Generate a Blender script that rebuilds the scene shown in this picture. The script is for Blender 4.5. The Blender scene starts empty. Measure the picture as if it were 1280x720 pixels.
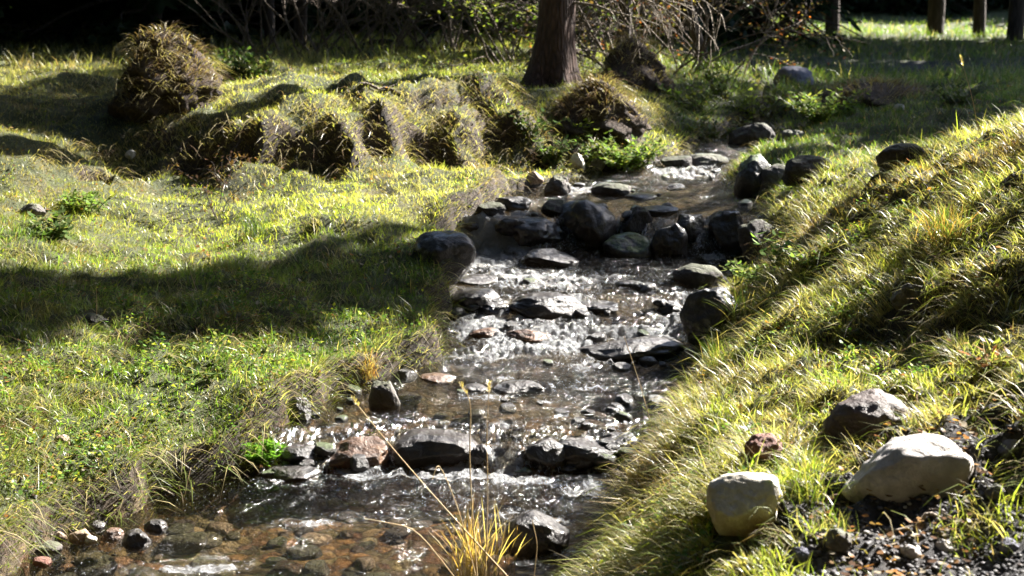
import bpy, math, random
import numpy as np
from mathutils import Vector, Matrix
random.seed(7); RNG = np.random.default_rng(7)
rad = math.radians
scene = bpy.context.scene
COL = scene.collection

# ------------------------------------------------------------------ camera
F = 1758.0; PITCH = rad(12.2); CAMZ = 1.7
cP, sP = math.cos(PITCH), math.sin(PITCH)
cd = bpy.data.cameras.new('camera'); cam = bpy.data.objects.new('camera', cd); COL.objects.link(cam)
cam.location = (0, 0, CAMZ); cam.rotation_euler = (rad(90) - PITCH, 0, 0)
cd.sensor_width = 36; cd.lens = 36 * F / 1280; cd.clip_end = 500; cd.clip_start = 0.05
cd.dof.use_dof = True; cd.dof.focus_distance = 5.3; cd.dof.aperture_fstop = 4.5
scene.camera = cam
# sun
AZ = rad(53); EL = rad(34)          # azimuth measured from +Y towards +X
SUN = np.array([math.sin(AZ) * math.cos(EL), math.cos(AZ) * math.cos(EL), math.sin(EL)])

def ray(px, py):
    u = (px - 640) / F; v = (360 - py) / F
    return np.array([u, cP + v * sP, -sP + v * cP])
def at(px, py, Y):
    d = ray(px, py); t = Y / d[1]
    return np.array([d[0] * t, Y, CAMZ + d[2] * t])
def depth_of(p): return p[1] * cP + (CAMZ - p[2]) * sP

# ------------------------------------------------------------------ noise
_perm = np.random.default_rng(3).permutation(256).astype(np.int64); _perm = np.concatenate([_perm, _perm, _perm])
_g3 = np.random.default_rng(4).normal(size=(256, 3)); _g3 /= np.linalg.norm(_g3, axis=1)[:, None]
def perlin3(x, y, z):
    x, y, z = np.broadcast_arrays(np.asarray(x, float), np.asarray(y, float), np.asarray(z, float))
    xi = np.floor(x).astype(np.int64); yi = np.floor(y).astype(np.int64); zi = np.floor(z).astype(np.int64)
    xf, yf, zf = x - xi, y - yi, z - zi
    u = xf ** 3 * (xf * (xf * 6 - 15) + 10); v = yf ** 3 * (yf * (yf * 6 - 15) + 10); w = zf ** 3 * (zf * (zf * 6 - 15) + 10)
    def g(i, j, k):
        h = _perm[_perm[_perm[(xi + i) & 255] + ((yi + j) & 255)] + ((zi + k) & 255)]
        gr = _g3[h]
        return gr[..., 0] * (xf - i) + gr[..., 1] * (yf - j) + gr[..., 2] * (zf - k)
    l = lambda a, b, t: a + t * (b - a)
    return l(l(l(g(0,0,0), g(1,0,0), u), l(g(0,1,0), g(1,1,0), u), v), l(l(g(0,0,1), g(1,0,1), u), l(g(0,1,1), g(1,1,1), u), v), w)
def fbm(x, y, z=0.0, o=4, gain=.5):
    s = 0; a = 1; f = 1
    for i in range(o):
        s = s + a * perlin3(x * f + 17.3 * i, y * f + 5.1 * i, np.asarray(z) * f + 3.7 * i); a *= gain; f *= 2.03
    return s
def sstep(a, b, x):
    t = np.clip((x - a) / (b - a), 0, 1); return t * t * (3 - 2 * t)

# ------------------------------------------------------------------ stream
_wY = [-20, 0, 3.85, 4.80, 4.97, 5.68, 5.85, 6.2, 6.33, 6.43, 6.6, 7.3, 7.42, 7.53, 7.7, 8.5, 9.2, 10, 12, 14, 60]
_wZ = [-.6, -.05, 0, .005, .12, .135, .155, .20, .215, .27, .285, .295, .31, .47, .485, .50, .57, .62, .72, .78, 1.4]
def zwater(x, Y):
    return np.interp(Y + .05 * np.sin(np.asarray(x) * 7.0 + 1.0) , _wY, _wZ)
def on_water(px, py):
    d = ray(px, py); lo, hi = 1.0, 40.0
    f = lambda t: CAMZ + d[2] * t - float(zwater(0, d[1] * t))
    for _ in range(50):
        m = (lo + hi) / 2
        if f(m) > 0: lo = m
        else: hi = m
    return np.array([d[0] * lo, d[1] * lo, CAMZ + d[2] * lo])
left_px = [(-60, 745), (45, 705), (75, 672), (150, 640), (210, 615), (330, 590), (345, 535), (375, 512), (460, 480), (552, 440), (560, 400), (566, 350), (556, 318), (590, 268), (640, 240), (735, 216), (800, 205), (840, 196)]
right_px = [(700, 745), (735, 700), (770, 640), (800, 590), (815, 535), (840, 500), (860, 450), (870, 410), (900, 360), (925, 320), (960, 280), (950, 255), (915, 235), (905, 212), (915, 200)]
def edge_fn(lst, tail):
    P = [on_water(*p) for p in lst]
    Ys = [p[1] for p in P]; Xs = [p[0] for p in P]
    for i in range(1, len(Ys)): Ys[i] = max(Ys[i], Ys[i-1] + .01)
    Ys = [-20, 2.0] + Ys + [t[0] for t in tail]; Xs = [Xs[0] - .3, Xs[0] - .05] + Xs + [t[1] for t in tail]
    return np.array(Ys), np.array(Xs)
LY, LX = edge_fn(left_px, [(10.3, 1.45), (11.0, 1.8), (11.8, 2.1), (60, 8)])
RY, RX = edge_fn(right_px, [(10.3, 1.9), (11.0, 2.0), (11.8, 2.12), (60, 8.01)])
RX[:2] = [.6, .35]
def edges(Y):
    return np.interp(Y, LY, LX) + .03 * np.sin(Y * 9) + .02 * np.sin(Y * 23 + 1), np.interp(Y, RY, RX) + .03 * np.sin(Y * 8 + 2) + .02 * np.sin(Y * 19)
def out_dist(x, Y):                      # >0 outside the stream, <0 in it
    l, r = edges(Y); return np.maximum(l - x, x - r)

# ------------------------------------------------------------------ terrain
ctrl = []
for px, py, Y in [
  (0,480,4.85),(0,400,5.5),(0,300,6.6),(0,230,7.5),(0,190,7.8),(0,152,8.7),(0,100,11.4),(0,72,14),
  (0,600,4.15),(150,560,4.45),(150,450,5.3),(150,350,6.4),(150,250,7.7),
  (300,500,4.95),(300,400,5.83),(300,300,7.3),(300,232,8.15),(300,168,8.6),(300,120,10.3),(300,82,12.7),
  (430,420,5.75),(450,330,6.75),(450,260,7.25),(450,218,8.28),(450,158,8.75),(450,100,11.0),
  (540,208,8.65),(540,145,9.1),(600,200,8.9),(615,120,10.1),(690,110,10.2),(560,60,14),(400,55,16),
  (180,222,8.3),(180,165,8.7),(150,110,10.5),
  (560,240,7.68),(620,225,8.3),(745,118,10.0),(800,165,9.8),
  (900,112,12.0),(1000,100,15),(1100,60,20),(1280,60,20),(1043,45,24),(1050,30,32),(1280,38,30),(1280,110,12),(1100,150,10),
  (1000,200,8.9),(1010,238,8.0),(1130,195,9),(1200,150,9.6),(940,165,10.5),
  (965,295,6.6),(1000,262,6.5),(1100,217,6.2),(1190,183,5.9),(1280,150,5.6),
  (1280,300,4.5),(1280,400,4.0),(1280,500,3.5),(1280,600,3.1),(1280,720,2.6),(1130,300,5.2),(1130,400,4.45),(1130,500,3.8),
  (1000,700,2.85),(1000,600,3.35),(1000,500,4.1),(1000,400,5.0),(1000,330,5.75),(900,500,4.25),(900,425,5.0),(900,600,3.5),(800,625,3.65),(800,700,3.1),(825,560,4.05),(725,700,3.4)]:
    q_ = at(px, py, Y)
    if Y < 6.7 and px > 720 and px > 640 + (720 - py) * .35: q_[2] -= .15 + .05 * (Y > 5.5)
    ctrl.append(q_)
for p in [(2.3,7.3,.80),(3.2,7.0,.95),(1.7,7.6,.66),(4,5.5,1.35),(4,3,1.0),(2.5,1,.6),(1,0,.35),(.6,1.5,.3),(-3,3,.45),(-6,4,.7),(-6,8,1.1),(-8,12,1.2),(-10,20,1.35),(0,20,1.1),(-5,16,1.15),
          (8,8,1.1),(8,14,1.0),(10,20,1.0),(-3,-3,.2),(3,-3,.3),(10,0,1.3),(-10,0,.9),(15,30,1.1),(-15,30,1.6),(0,32,1.1)]:
    ctrl.append(np.array(p, float))
# bank lips on the left edge
for px, py in left_px[2:15]:
    w = on_water(px, py); ctrl.append(np.array([w[0] - .10, w[1], w[2] + .13 + .02 * (w[1] > 6)]))
ctrl = np.array(ctrl)
def _phi(r2): return .5 * r2 * np.log(r2 + 1e-9)
_n = len(ctrl); _S = 1 / 5.0
_A = np.zeros((_n + 3, _n + 3)); _q = ctrl[:, :2] * _S
_A[:_n, :_n] = _phi(((_q[:, None] - _q[None]) ** 2).sum(-1)) + np.eye(_n) * 4e-4
_A[:_n, _n] = 1; _A[:_n, _n+1:] = _q; _A[_n, :_n] = 1; _A[_n+1:, :_n] = _q.T
_w = np.linalg.solve(_A, np.concatenate([ctrl[:, 2], [0, 0, 0]]))
def tps(x, y):
    sh = x.shape; X = np.stack([x.ravel(), y.ravel()], 1) * _S; out = np.empty(len(X))
    for i in range(0, len(X), 20000):
        q = X[i:i+20000]
        out[i:i+20000] = _phi(((q[:, None] - _q[None]) ** 2).sum(-1)) @ _w[:_n] + _w[_n] + q @ _w[_n+1:]
    return out.reshape(sh)
hollows = [(245,220,.14,.1),(305,214,.08,.1),(360,212,.13,.1),(405,210,.12,.1),(535,203,.17,.1),(470,200,.07,.1),(622,194,.12,.1),(120,232,.07,.1),(690,212,.12,.1),(728,205,.12,.1),(600,162,.09,.1)]
humps = [(325,196,.17,.12),(432,196,.15,.15),(488,190,.12,.16),(585,192,.14,.18),(650,190,.12,.14),(200,190,.22,.10),(380,165,.2,.08),(560,130,.25,.10),(470,140,.22,.07),(620,150,.15,.12),(270,178,.18,.07)]
def height(x, Y):
    x = np.asarray(x, float); Y = np.asarray(Y, float)
    xc = np.clip(x, -12, 16); Yc = np.clip(Y, -4, 34)
    z = tps(xc, Yc)
    far = np.maximum(0, Y - 34); z = z + far * .13
    z = z + .09 * fbm(x * 2.3, Y * 2.3, 33, 3) * sstep(7.6, 8.3, Y) * sstep(12, 10.5, Y) * sstep(.3, -.3, x)
    z = z + np.maximum(0, np.abs(x - 2) - 14) * .08
    nf = sstep(2, 12, Y)
    z = z + .05 * fbm(x * .9, Y * .9, 0, 3) + (.045 + .03 * nf) * fbm(x * 3.3, Y * 3.3, 4, 3) * sstep(0, .5, out_dist(x, Y))
    # hummocky tussocks
    t = np.abs(perlin3(x * 5.2, Y * 5.2, 2.0)); rb_k = sstep(0, .3, x - edges(Y)[1]) * sstep(8, 7, Y)
    lawn_k = (x < edges(Y)[0]) * sstep(6.6, 7.4, Y) * sstep(9.2, 8.9, Y)
    z = z + (.055 * (1 - 2.2 * t)) * (1 + 1.1 * rb_k + .5 * sstep(6.8, 6, Y)) * (1 - .6 * lawn_k) * sstep(.1, .5, out_dist(x, Y)) * sstep(20, 8, Y)
    t2 = perlin3(x * 9.5, Y * 9.5, 5.0); z = z + .035 * np.maximum(0, t2 + .15) * (.9 + 1.3 * rb_k) * (1 - .6 * lawn_k) * sstep(.05, .3, out_dist(x, Y)) * sstep(14, 8, Y)
    gpos = at(1240, 670, 2.78); gk = np.exp(-(((x - gpos[0] - .1) / .6) ** 2 + ((Y - gpos[1]) / .5) ** 2) ** 2); z = z * 1.0 - gk * ((.055 * (1 - 2.2 * t)) * (1 + 1.1 * rb_k) + .035 * np.maximum(0, t2 + .15) * (.9 + 1.3 * rb_k)) * .95
    for px, py, r, d in hollows:
        if r <= 0: continue
        c = on_ctrl[(px, py)]
        rr = np.sqrt(((x - c[0]) / r) ** 2 + ((Y - c[1] - .02) / (r * .75)) ** 2) + .5 * perlin3(x * 5, Y * 5, 9) + .2 * perlin3(x * 13, Y * 13, 9)
        z = z + .07 * np.exp(-((rr - 1.45) / .32) ** 2) * (Y > c[1])
        wall = c[2] - .05 + .10 * perlin3(x * 9, Y * 9, 3) + np.maximum(0, rr - .9) * r * 2.3
        z = np.where(rr < 2.2, np.minimum(z, wall), z)
    for k_, (px, py, r, hh_) in enumerate(humps):
        c = on_ctrl[(px, py)]; rr = np.sqrt(((x - c[0]) / r) ** 2 + ((Y - c[1] - .1) / (r * 1.2)) ** 2) + .75 * perlin3(x * 5.5, Y * 5.5, 20 + k_) + .2 * perlin3(x * 14, Y * 14, 30); z = z + hh_ * 1.05 * np.exp(-np.clip(rr, 0, 9) ** 2.3)
    for (ax, ay), (bx, by), w_, d_ in FURROWS:
        ex, ey = bx - ax, by - ay; L2 = ex * ex + ey * ey; tt = ((x - ax) * ex + (Y - ay) * ey) / L2; tc = np.clip(tt, 0, 1)
        dist = np.hypot(x - ax - tc * ex, Y - ay - tc * ey) + .04 * perlin3(x * 6, Y * 6, 12); z = z - d_ * np.exp(-(dist / w_) ** 2)
    # the channel
    od = out_dist(x, Y); zw = zwater(x, Y)
    l, r_ = edges(Y)
    ledge = np.where(x < (l + r_) / 2, .045, .14)
    cas = np.clip(np.gradient(np.interp(np.linspace(-20, 60, 3201), _wY, _wZ), .025), 0, 1)
    steep = np.interp(Y + .05 * np.sin(x * 7 + 1), np.linspace(-20, 60, 3201), cas)
    bed = zw - .085 + .05 * steep - .05 * sstep(0, .25, -od) * (1 - steep) + .03 * fbm(x * 5, Y * 5, 7, 3)
    k = sstep(-.03, 1, (od + .03 * perlin3(x * 7, Y * 7, 1)) / ledge)
    z = np.maximum(z, zw + .03 - np.maximum(0, od - .12) * .6)
    return bed * (1 - k) + z * k
on_ctrl = {}
for px, py, r, d in hollows + humps:
    # bottom of each hollow sits on the smooth terrain
    dd = ray(px, py); ts = np.linspace(2, 14, 400); P = dd[None] * ts[:, None]
    zz = tps(P[:, 0], P[:, 1]); hit = np.argmax(CAMZ + P[:, 2] < zz)
    on_ctrl[(px, py)] = np.array([P[hit, 0], P[hit, 1], zz[hit]])

_f = lambda px, py, Y: tuple(at(px, py, Y)[:2])
FURROWS = [(_f(880,440,5.0), _f(1300,400,4.1), .12, .10), (_f(985,305,6.2), _f(1200,212,5.5), .05, .03), (_f(870,400,5.4), _f(1000,345,5.55), .1, .07), (_f(1020,560,3.75), _f(1180,520,3.7), .06, .05)]
# terrain grid (finer towards the camera)
def warp_axis(lo, hi, c, n, k):
    a = np.arcsinh((lo - c) / k); b = np.arcsinh((hi - c) / k); return c + k * np.sinh(np.linspace(a, b, n))
GX = warp_axis(-60, 70, .2, 620, 3.0)
GY = np.concatenate([np.linspace(-12, 2, 40, endpoint=False), 2 * np.exp(np.linspace(0, math.log(55), 760))])
HX, HY = np.meshgrid(GX, GY)
HZ = height(HX, HY)
def hz(x, y):
    x = np.atleast_1d(np.asarray(x, float)); y = np.atleast_1d(np.asarray(y, float))
    i = np.clip(np.searchsorted(GX, x) - 1, 0, len(GX) - 2); j = np.clip(np.searchsorted(GY, y) - 1, 0, len(GY) - 2)
    u = np.clip((x - GX[i]) / (GX[i+1] - GX[i]), 0, 1); v = np.clip((y - GY[j]) / (GY[j+1] - GY[j]), 0, 1)
    return (HZ[j, i] * (1-u) + HZ[j, i+1] * u) * (1-v) + (HZ[j+1, i] * (1-u) + HZ[j+1, i+1] * u) * v
def normal(x, y, e=.03):
    gx = (hz(x + e, y) - hz(x - e, y)) / (2 * e); gy = (hz(x, y + e) - hz(x, y - e)) / (2 * e)
    n = np.stack([-gx, -gy, np.ones_like(gx)], 1); return n / np.linalg.norm(n, axis=1)[:, None]
def hit(px, py, water=True):
    d = ray(px, py); ts = 1.5 * np.exp(np.linspace(0, math.log(40), 5000)); P = d[None] * ts[:, None]
    g = hz(P[:, 0], P[:, 1])
    if water: g = np.where(out_dist(P[:, 0], P[:, 1]) < .03, np.maximum(g, zwater(P[:, 0], P[:, 1])), g)
    below = CAMZ + P[:, 2] < g
    i = int(np.argmax(below)) if below.any() else len(ts) - 1
    return np.array([P[i, 0], P[i, 1], CAMZ + P[i, 2]])

# ------------------------------------------------------------------ object helpers
def tag(o, label=None, cat=None, group=None, kind=None):
    if label: o['label'] = label
    if cat: o['category'] = cat
    if group: o['group'] = group
    if kind: o['kind'] = kind
    return o
def np_mesh(name, V, faces, mat, col=None, smooth=False):
    """faces: list of (n,k) int arrays"""
    me = bpy.data.meshes.new(name)
    V = np.ascontiguousarray(V, np.float32)
    me.vertices.add(len(V)); me.vertices.foreach_set('co', V.ravel())
    idx = np.concatenate([f.ravel() for f in faces]).astype(np.int32)
    tot = np.concatenate([np.full(len(f), f.shape[1], np.int32) for f in faces])
    st = np.concatenate([[0], np.cumsum(tot)[:-1]]).astype(np.int32)
    me.loops.add(len(idx)); me.loops.foreach_set('vertex_index', idx)
    me.polygons.add(len(tot)); me.polygons.foreach_set('loop_start', st); me.polygons.foreach_set('loop_total', tot)
    if smooth: me.polygons.foreach_set('use_smooth', np.ones(len(tot), bool))
    me.update(calc_edges=True)
    if col is not None:
        a = me.color_attributes.new('Col', 'FLOAT_COLOR', 'POINT')
        c = np.ones((len(V), 4), np.float32); c[:, :col.shape[1]] = col; a.data.foreach_set('color', c.ravel())
    if mat: me.materials.append(mat)
    return me
def obj(name, me, parent=None, loc=None):
    o = bpy.data.objects.new(name, me); COL.objects.link(o)
    if parent is not None: o.parent = parent
    if loc is not None: o.location = [float(v) for v in loc]
    return o
def empty(name, loc, rz=0):
    o = bpy.data.objects.new(name, None); COL.objects.link(o); o.location = [float(v) for v in loc]; o.rotation_euler.z = rz
    o.empty_display_size = .1; return o
def grid_faces(nx, ny):
    i = np.arange(nx - 1)[None] + np.arange(ny - 1)[:, None] * nx
    i = i.ravel(); return np.stack([i, i + 1, i + nx + 1, i + nx], 1)

# ------------------------------------------------------------------ materials
def new_mat(name):
    m = bpy.data.materials.new(name); m.use_nodes = True; nt = m.node_tree; nt.nodes.clear()
    out = nt.nodes.new('ShaderNodeOutputMaterial'); return m, nt, out
def N(nt, t, **kw):
    n = nt.nodes.new('ShaderNode' + t)
    for k, v in kw.items():
        if k in n.inputs: n.inputs[k].default_value = v
        else: setattr(n, k, v)
    return n
def noise(nt, scale, detail=5, rough=.6, vec=None, dist=0):
    n = N(nt, 'TexNoise'); n.inputs['Scale'].default_value = scale; n.inputs['Detail'].default_value = detail
    n.inputs['Roughness'].default_value = rough; n.inputs['Distortion'].default_value = dist
    if vec is None:
        vec = N(nt, 'NewGeometry').outputs['Position']
    nt.links.new(vec, n.inputs['Vector']); return n
def ramp(nt, fac, stops):
    r = N(nt, 'ValToRGB'); e = r.color_ramp.elements
    while len(e) > 1: e.remove(e[0])
    e[0].position = stops[0][0]; e[0].color = (*stops[0][1], 1)
    for p, c in stops[1:]:
        k = e.new(p); k.color = (*c, 1)
    nt.links.new(fac, r.inputs['Fac']); return r.outputs['Color']
def mixc(nt, f, a, b, mode='MIX'):
    n = nt.nodes.new('ShaderNodeMix'); n.data_type = 'RGBA'; n.blend_type = mode
    for s, v in ((n.inputs[0], f), (n.inputs[6], a), (n.inputs[7], b)):
        if hasattr(v, 'links'): nt.links.new(v, s)
        else: s.default_value = v if not isinstance(v, tuple) else (*v, 1)
    return n.outputs[2]
def math_(nt, op, a, b=0.0):
    n = nt.nodes.new('ShaderNodeMath'); n.operation = op
    for s, v in ((n.inputs[0], a), (n.inputs[1], b)):
        if hasattr(v, 'links'): nt.links.new(v, s)
        else: s.default_value = v
    return n.outputs[0]
def bump(nt, h, strength, dist):
    b = N(nt, 'Bump'); b.inputs['Strength'].default_value = strength; b.inputs['Distance'].default_value = dist
    nt.links.new(h, b.inputs['Height']); return b.outputs['Normal']

def blade_mat(name, trans=.5, gloss=.06):
    m, nt, out = new_mat(name)
    a = N(nt, 'Attribute', attribute_name='Col')
    d = N(nt, 'BsdfDiffuse'); t = N(nt, 'BsdfTranslucent'); g = N(nt, 'BsdfGlossy'); g.inputs['Roughness'].default_value = .38
    g.inputs['Color'].default_value = (1, 1, 1, 1)
    nt.links.new(a.outputs['Color'], d.inputs['Color'])
    tc = mixc(nt, 1.0, a.outputs['Color'], (1.5, 1.6, .7), 'MULTIPLY'); nt.links.new(tc, t.inputs['Color'])
    m1 = N(nt, 'MixShader'); m1.inputs[0].default_value = trans
    nt.links.new(d.outputs[0], m1.inputs[1]); nt.links.new(t.outputs[0], m1.inputs[2])
    m2 = N(nt, 'MixShader'); m2.inputs[0].default_value = gloss
    nt.links.new(m1.outputs[0], m2.inputs[1]); nt.links.new(g.outputs[0], m2.inputs[2])
    nt.links.new(m2.outputs[0], out.inputs[0]); return m
M_GRASS = blade_mat('grass_blades', .5, .04)
M_LEAF = blade_mat('leaves', .45, .012)
M_NEEDLE = blade_mat('needles', .25, .03)
M_STRAW = blade_mat('straw', .4, .05)

def bark_mat(name, c1, c2, sc=9):
    m, nt, out = new_mat(name)
    tc = N(nt, 'TexCoord'); mp = N(nt, 'Mapping'); mp.inputs['Scale'].default_value = (1, 1, .22)
    nt.links.new(tc.outputs['Object'], mp.inputs['Vector'])
    n1 = noise(nt, sc * 2.2, 6, .65, mp.outputs[0], .4); n2 = noise(nt, sc * 9, 4, .6, mp.outputs[0])
    v = N(nt, 'TexVoronoi'); v.feature = 'DISTANCE_TO_EDGE'; v.inputs['Scale'].default_value = sc * 2.4; nt.links.new(mp.outputs[0], v.inputs['Vector'])
    crack = ramp(nt, v.outputs['Distance'], [(0, (.2, .2, .2)), (.25, (1, 1, 1))])
    c = ramp(nt, n1.outputs[0], [(.3, c1), (.7, c2)]); c = mixc(nt, .5, c, crack, 'MULTIPLY')
    p = N(nt, 'BsdfPrincipled'); p.inputs['Roughness'].default_value = .9; nt.links.new(c, p.inputs['Base Color'])
    h = math_(nt, 'ADD', math_(nt, 'MULTIPLY', n2.outputs[0], .4), crack)
    nt.links.new(bump(nt, h, .8, .015), p.inputs['Normal']); nt.links.new(p.outputs[0], out.inputs[0]); return m
M_BARK = bark_mat('bark', (.04, .023, .018), (.125, .07, .052), 13)
M_BARKD = bark_mat('dark_bark', (.03, .022, .018), (.08, .055, .045), 6)
M_TWIG = bark_mat('twig', (.10, .075, .055), (.24, .19, .15), 20)
M_DEAD = bark_mat('dead_wood', (.22, .18, .14), (.45, .38, .30), 20)

def rock_mat(name, c1, c2, c3, rough=.75, moss=0, wet=False, sc=1.0, spots=None):
    m, nt, out = new_mat(name)
    tc = N(nt, 'TexCoord').outputs['Object']
    n1 = noise(nt, 9 * sc, 7, .62, tc, .5); n2 = noise(nt, 60 * sc, 5, .7, tc); n3 = noise(nt, 3.5 * sc, 3, .5, tc)
    c = ramp(nt, n1.outputs[0], [(.3, c1), (.52, c2), (.72, c3)])
    c = mixc(nt, .55, c, ramp(nt, n2.outputs[0], [(.3, (.45, .45, .45)), (.7, (1.2, 1.2, 1.2))]), 'MULTIPLY')
    if spots:
        s = ramp(nt, n3.outputs[0], [(.52, (0, 0, 0)), (.6, (1, 1, 1))]); c = mixc(nt, s, c, spots)
    if moss:
        ge = N(nt, 'NewGeometry'); sx = N(nt, 'SeparateXYZ'); nt.links.new(ge.outputs['Normal'], sx.inputs[0])
        k = math_(nt, 'ADD', sx.outputs['Z'], math_(nt, 'MULTIPLY', math_(nt, 'SUBTRACT', n1.outputs[0], .5), 2.2))
        k = math_(nt, 'MULTIPLY', ramp(nt, k, [(.62, (0, 0, 0)), (.85, (1, 1, 1))]), moss)
        c = mixc(nt, k, c, (.07, .10, .02))
    p = N(nt, 'BsdfPrincipled'); p.inputs['Roughness'].default_value = rough
    if wet:
        p.inputs['Coat Weight'].default_value = .5; p.inputs['Coat Roughness'].default_value = .16
    nt.links.new(c, p.inputs['Base Color'])
    h = math_(nt, 'ADD', math_(nt, 'MULTIPLY', n2.outputs[0], .25), n1.outputs[0])
    nt.links.new(bump(nt, h, 1.0, .03), p.inputs['Normal']); nt.links.new(p.outputs[0], out.inputs[0]); return m
RM = {
 'dark': rock_mat('dark_wet_stone', (.012, .009, .009), (.026, .02, .019), (.06, .046, .04), .4, 0, True),
 'darkdry': rock_mat('dark_dry_stone', (.028, .023, .022), (.055, .045, .042), (.10, .085, .078), .8, .3),
 'mossy': rock_mat('mossy_stone', (.03, .027, .022), (.055, .048, .04), (.09, .08, .07), .6, 1.0, True),
 'grey': rock_mat('grey_stone', (.07, .06, .055), (.12, .105, .095), (.22, .20, .18), .8, .35),
 'pale': rock_mat('pale_stone', (.42, .39, .37), (.55, .51, .49), (.64, .60, .58), .85, 0, False, 1.3, (.34, .31, .28)),
 'cream': rock_mat('cream_stone', (.55, .48, .38), (.70, .65, .56), (.80, .77, .70), .8, 0, False, .8, (.20, .11, .07)),
 'brown': rock_mat('brown_stone', (.035, .024, .022), (.08, .056, .05), (.17, .13, .115), .6, 0, False, .8),
 'rust': rock_mat('rust_stone', (.04, .02, .012), (.10, .045, .02), (.22, .11, .045), .5, 0, True),
 'red': rock_mat('red_stone', (.10, .04, .03), (.18, .08, .06), (.26, .14, .11), .8, 0),
 'tan': rock_mat('tan_stone', (.22, .15, .10), (.36, .26, .18), (.48, .38, .28), .7, 0),
 'olive': rock_mat('olive_stone', (.07, .06, .03), (.14, .12, .06), (.22, .19, .11), .6, 0, True),
 'blue': rock_mat('bluish_stone', (.09, .09, .12), (.15, .15, .20), (.24, .24, .30), .8, 0),
}

# ------------------------------------------------------------------ ground
m, nt, out = new_mat('ground')
a = N(nt, 'Attribute', attribute_name='Col'); sp = N(nt, 'SeparateColor'); nt.links.new(a.outputs['Color'], sp.inputs[0])
n1 = noise(nt, 6, 6, .6); n2 = noise(nt, 38, 6, .7); n3 = noise(nt, 150, 4, .7)
grass = ramp(nt, n1.outputs[0], [(.3, (.03, .035, .01)), (.5, (.055, .065, .018)), (.7, (.10, .085, .035))])
soil = ramp(nt, n2.outputs[0], [(.3, (.018, .012, .008)), (.5, (.045, .03, .02)), (.72, (.11, .075, .05))])
pos = N(nt, 'NewGeometry').outputs['Position']
v = N(nt, 'TexVoronoi'); v.inputs['Scale'].default_value = 17; nt.links.new(pos, v.inputs['Vector'])
ve = N(nt, 'TexVoronoi'); ve.feature = 'DISTANCE_TO_EDGE'; ve.inputs['Scale'].default_value = 17; nt.links.new(pos, ve.inputs['Vector'])
sv = N(nt, 'SeparateColor'); nt.links.new(v.outputs['Color'], sv.inputs[0])
cob = ramp(nt, sv.outputs[0], [(0, (.08, .06, .03)), (.35, (.22, .16, .07)), (.6, (.34, .17, .06)), (.8, (.19, .085, .04)), (1, (.40, .32, .18))])
spx = N(nt, 'SeparateXYZ'); nt.links.new(pos, spx.inputs[0]); upk = ramp(nt, math_(nt, 'MULTIPLY', spx.outputs['Y'], .1), [(.46, (0, 0, 0)), (.58, (.8, .8, .8))])
cob = mixc(nt, upk, cob, ramp(nt, sv.outputs[1], [(0, (.04, .033, .025)), (.6, (.09, .07, .045)), (1, (.16, .13, .09))]))
cob = mixc(nt, .7, cob, ramp(nt, ve.outputs['Distance'], [(0, (.15, .15, .15)), (.2, (1, 1, 1))]), 'MULTIPLY')
cob = mixc(nt, .7, cob, ramp(nt, n2.outputs[0], [(.3, (.4, .4, .4)), (.7, (1.3, 1.3, 1.2))]), 'MULTIPLY')
v2 = N(nt, 'TexVoronoi'); v2.inputs['Scale'].default_value = 55; nt.links.new(pos, v2.inputs['Vector'])
s2 = N(nt, 'SeparateColor'); nt.links.new(v2.outputs['Color'], s2.inputs[0])
grav = ramp(nt, s2.outputs[0], [(0, (.012, .011, .012)), (.7, (.04, .036, .038)), (1, (.12, .11, .11))])
c = mixc(nt, sp.outputs[2], grass, soil); c = mixc(nt, math_(nt, 'MULTIPLY', a.outputs['Alpha'], .8), c, (.012, .008, .006)); c = mixc(nt, sp.outputs[1], c, grav); c = mixc(nt, sp.outputs[0], c, cob)
p = N(nt, 'BsdfPrincipled'); p.inputs['Roughness'].default_value = .85; nt.links.new(c, p.inputs['Base Color'])
h = math_(nt, 'ADD', n2.outputs[0], math_(nt, 'MULTIPLY', n3.outputs[0], .35))
h = math_(nt, 'ADD', h, math_(nt, 'MULTIPLY', math_(nt, 'MINIMUM', ve.outputs['Distance'], .25), sp.outputs[0]))
nt.links.new(bump(nt, h, 1.0, .03), p.inputs['Normal']); nt.links.new(p.outputs[0], out.inputs[0]); M_GROUND = m

_gx = np.gradient(HZ, GX, axis=1); _gy = np.gradient(HZ, GY, axis=0); SLOPE = np.sqrt(_gx ** 2 + _gy ** 2)
def slope(x, y):
    n = normal(x, y); return np.sqrt(1 - n[:, 2] ** 2) / n[:, 2]
od_g = out_dist(HX, HY)
def gravel_mask(x, y):
    # patch of bare gravel on the near right corner
    p0 = hit(1290, 660, False)
    q = ((x - p0[0] - .12) / .60) ** 2 + ((y - p0[1] + .02) / .48) ** 2 + .5 * fbm(x * 4, y * 4, 3, 3)
    far = sstep(.5, 0, np.abs(y - 31 - .2 * (x - 8))) * sstep(5, 7, x) + sstep(1.2, .3, np.abs(y - 16.5 + .3 * (x - 5) + fbm(x, y, 2, 2))) * sstep(3, 4.5, x) * .9
    return np.clip(sstep(1.5, 1.2, q) + far, 0, 1)
gm = gravel_mask(HX, HY)
colr = np.stack([sstep(.025, -.02, od_g), gm, sstep(.75, 1.3, SLOPE + .3 * fbm(HX * 4, HY * 4, 1, 2)), sstep(.10, .03, HZ - zwater(HX, HY)) * (np.abs(od_g) < .5)], -1).reshape(-1, 4)
g_me = np_mesh('ground', np.stack([HX, HY, HZ], -1).reshape(-1, 3), [grid_faces(len(GX), len(GY))], M_GROUND, colr, True)
tag(obj('ground', g_me), kind='structure')

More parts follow.
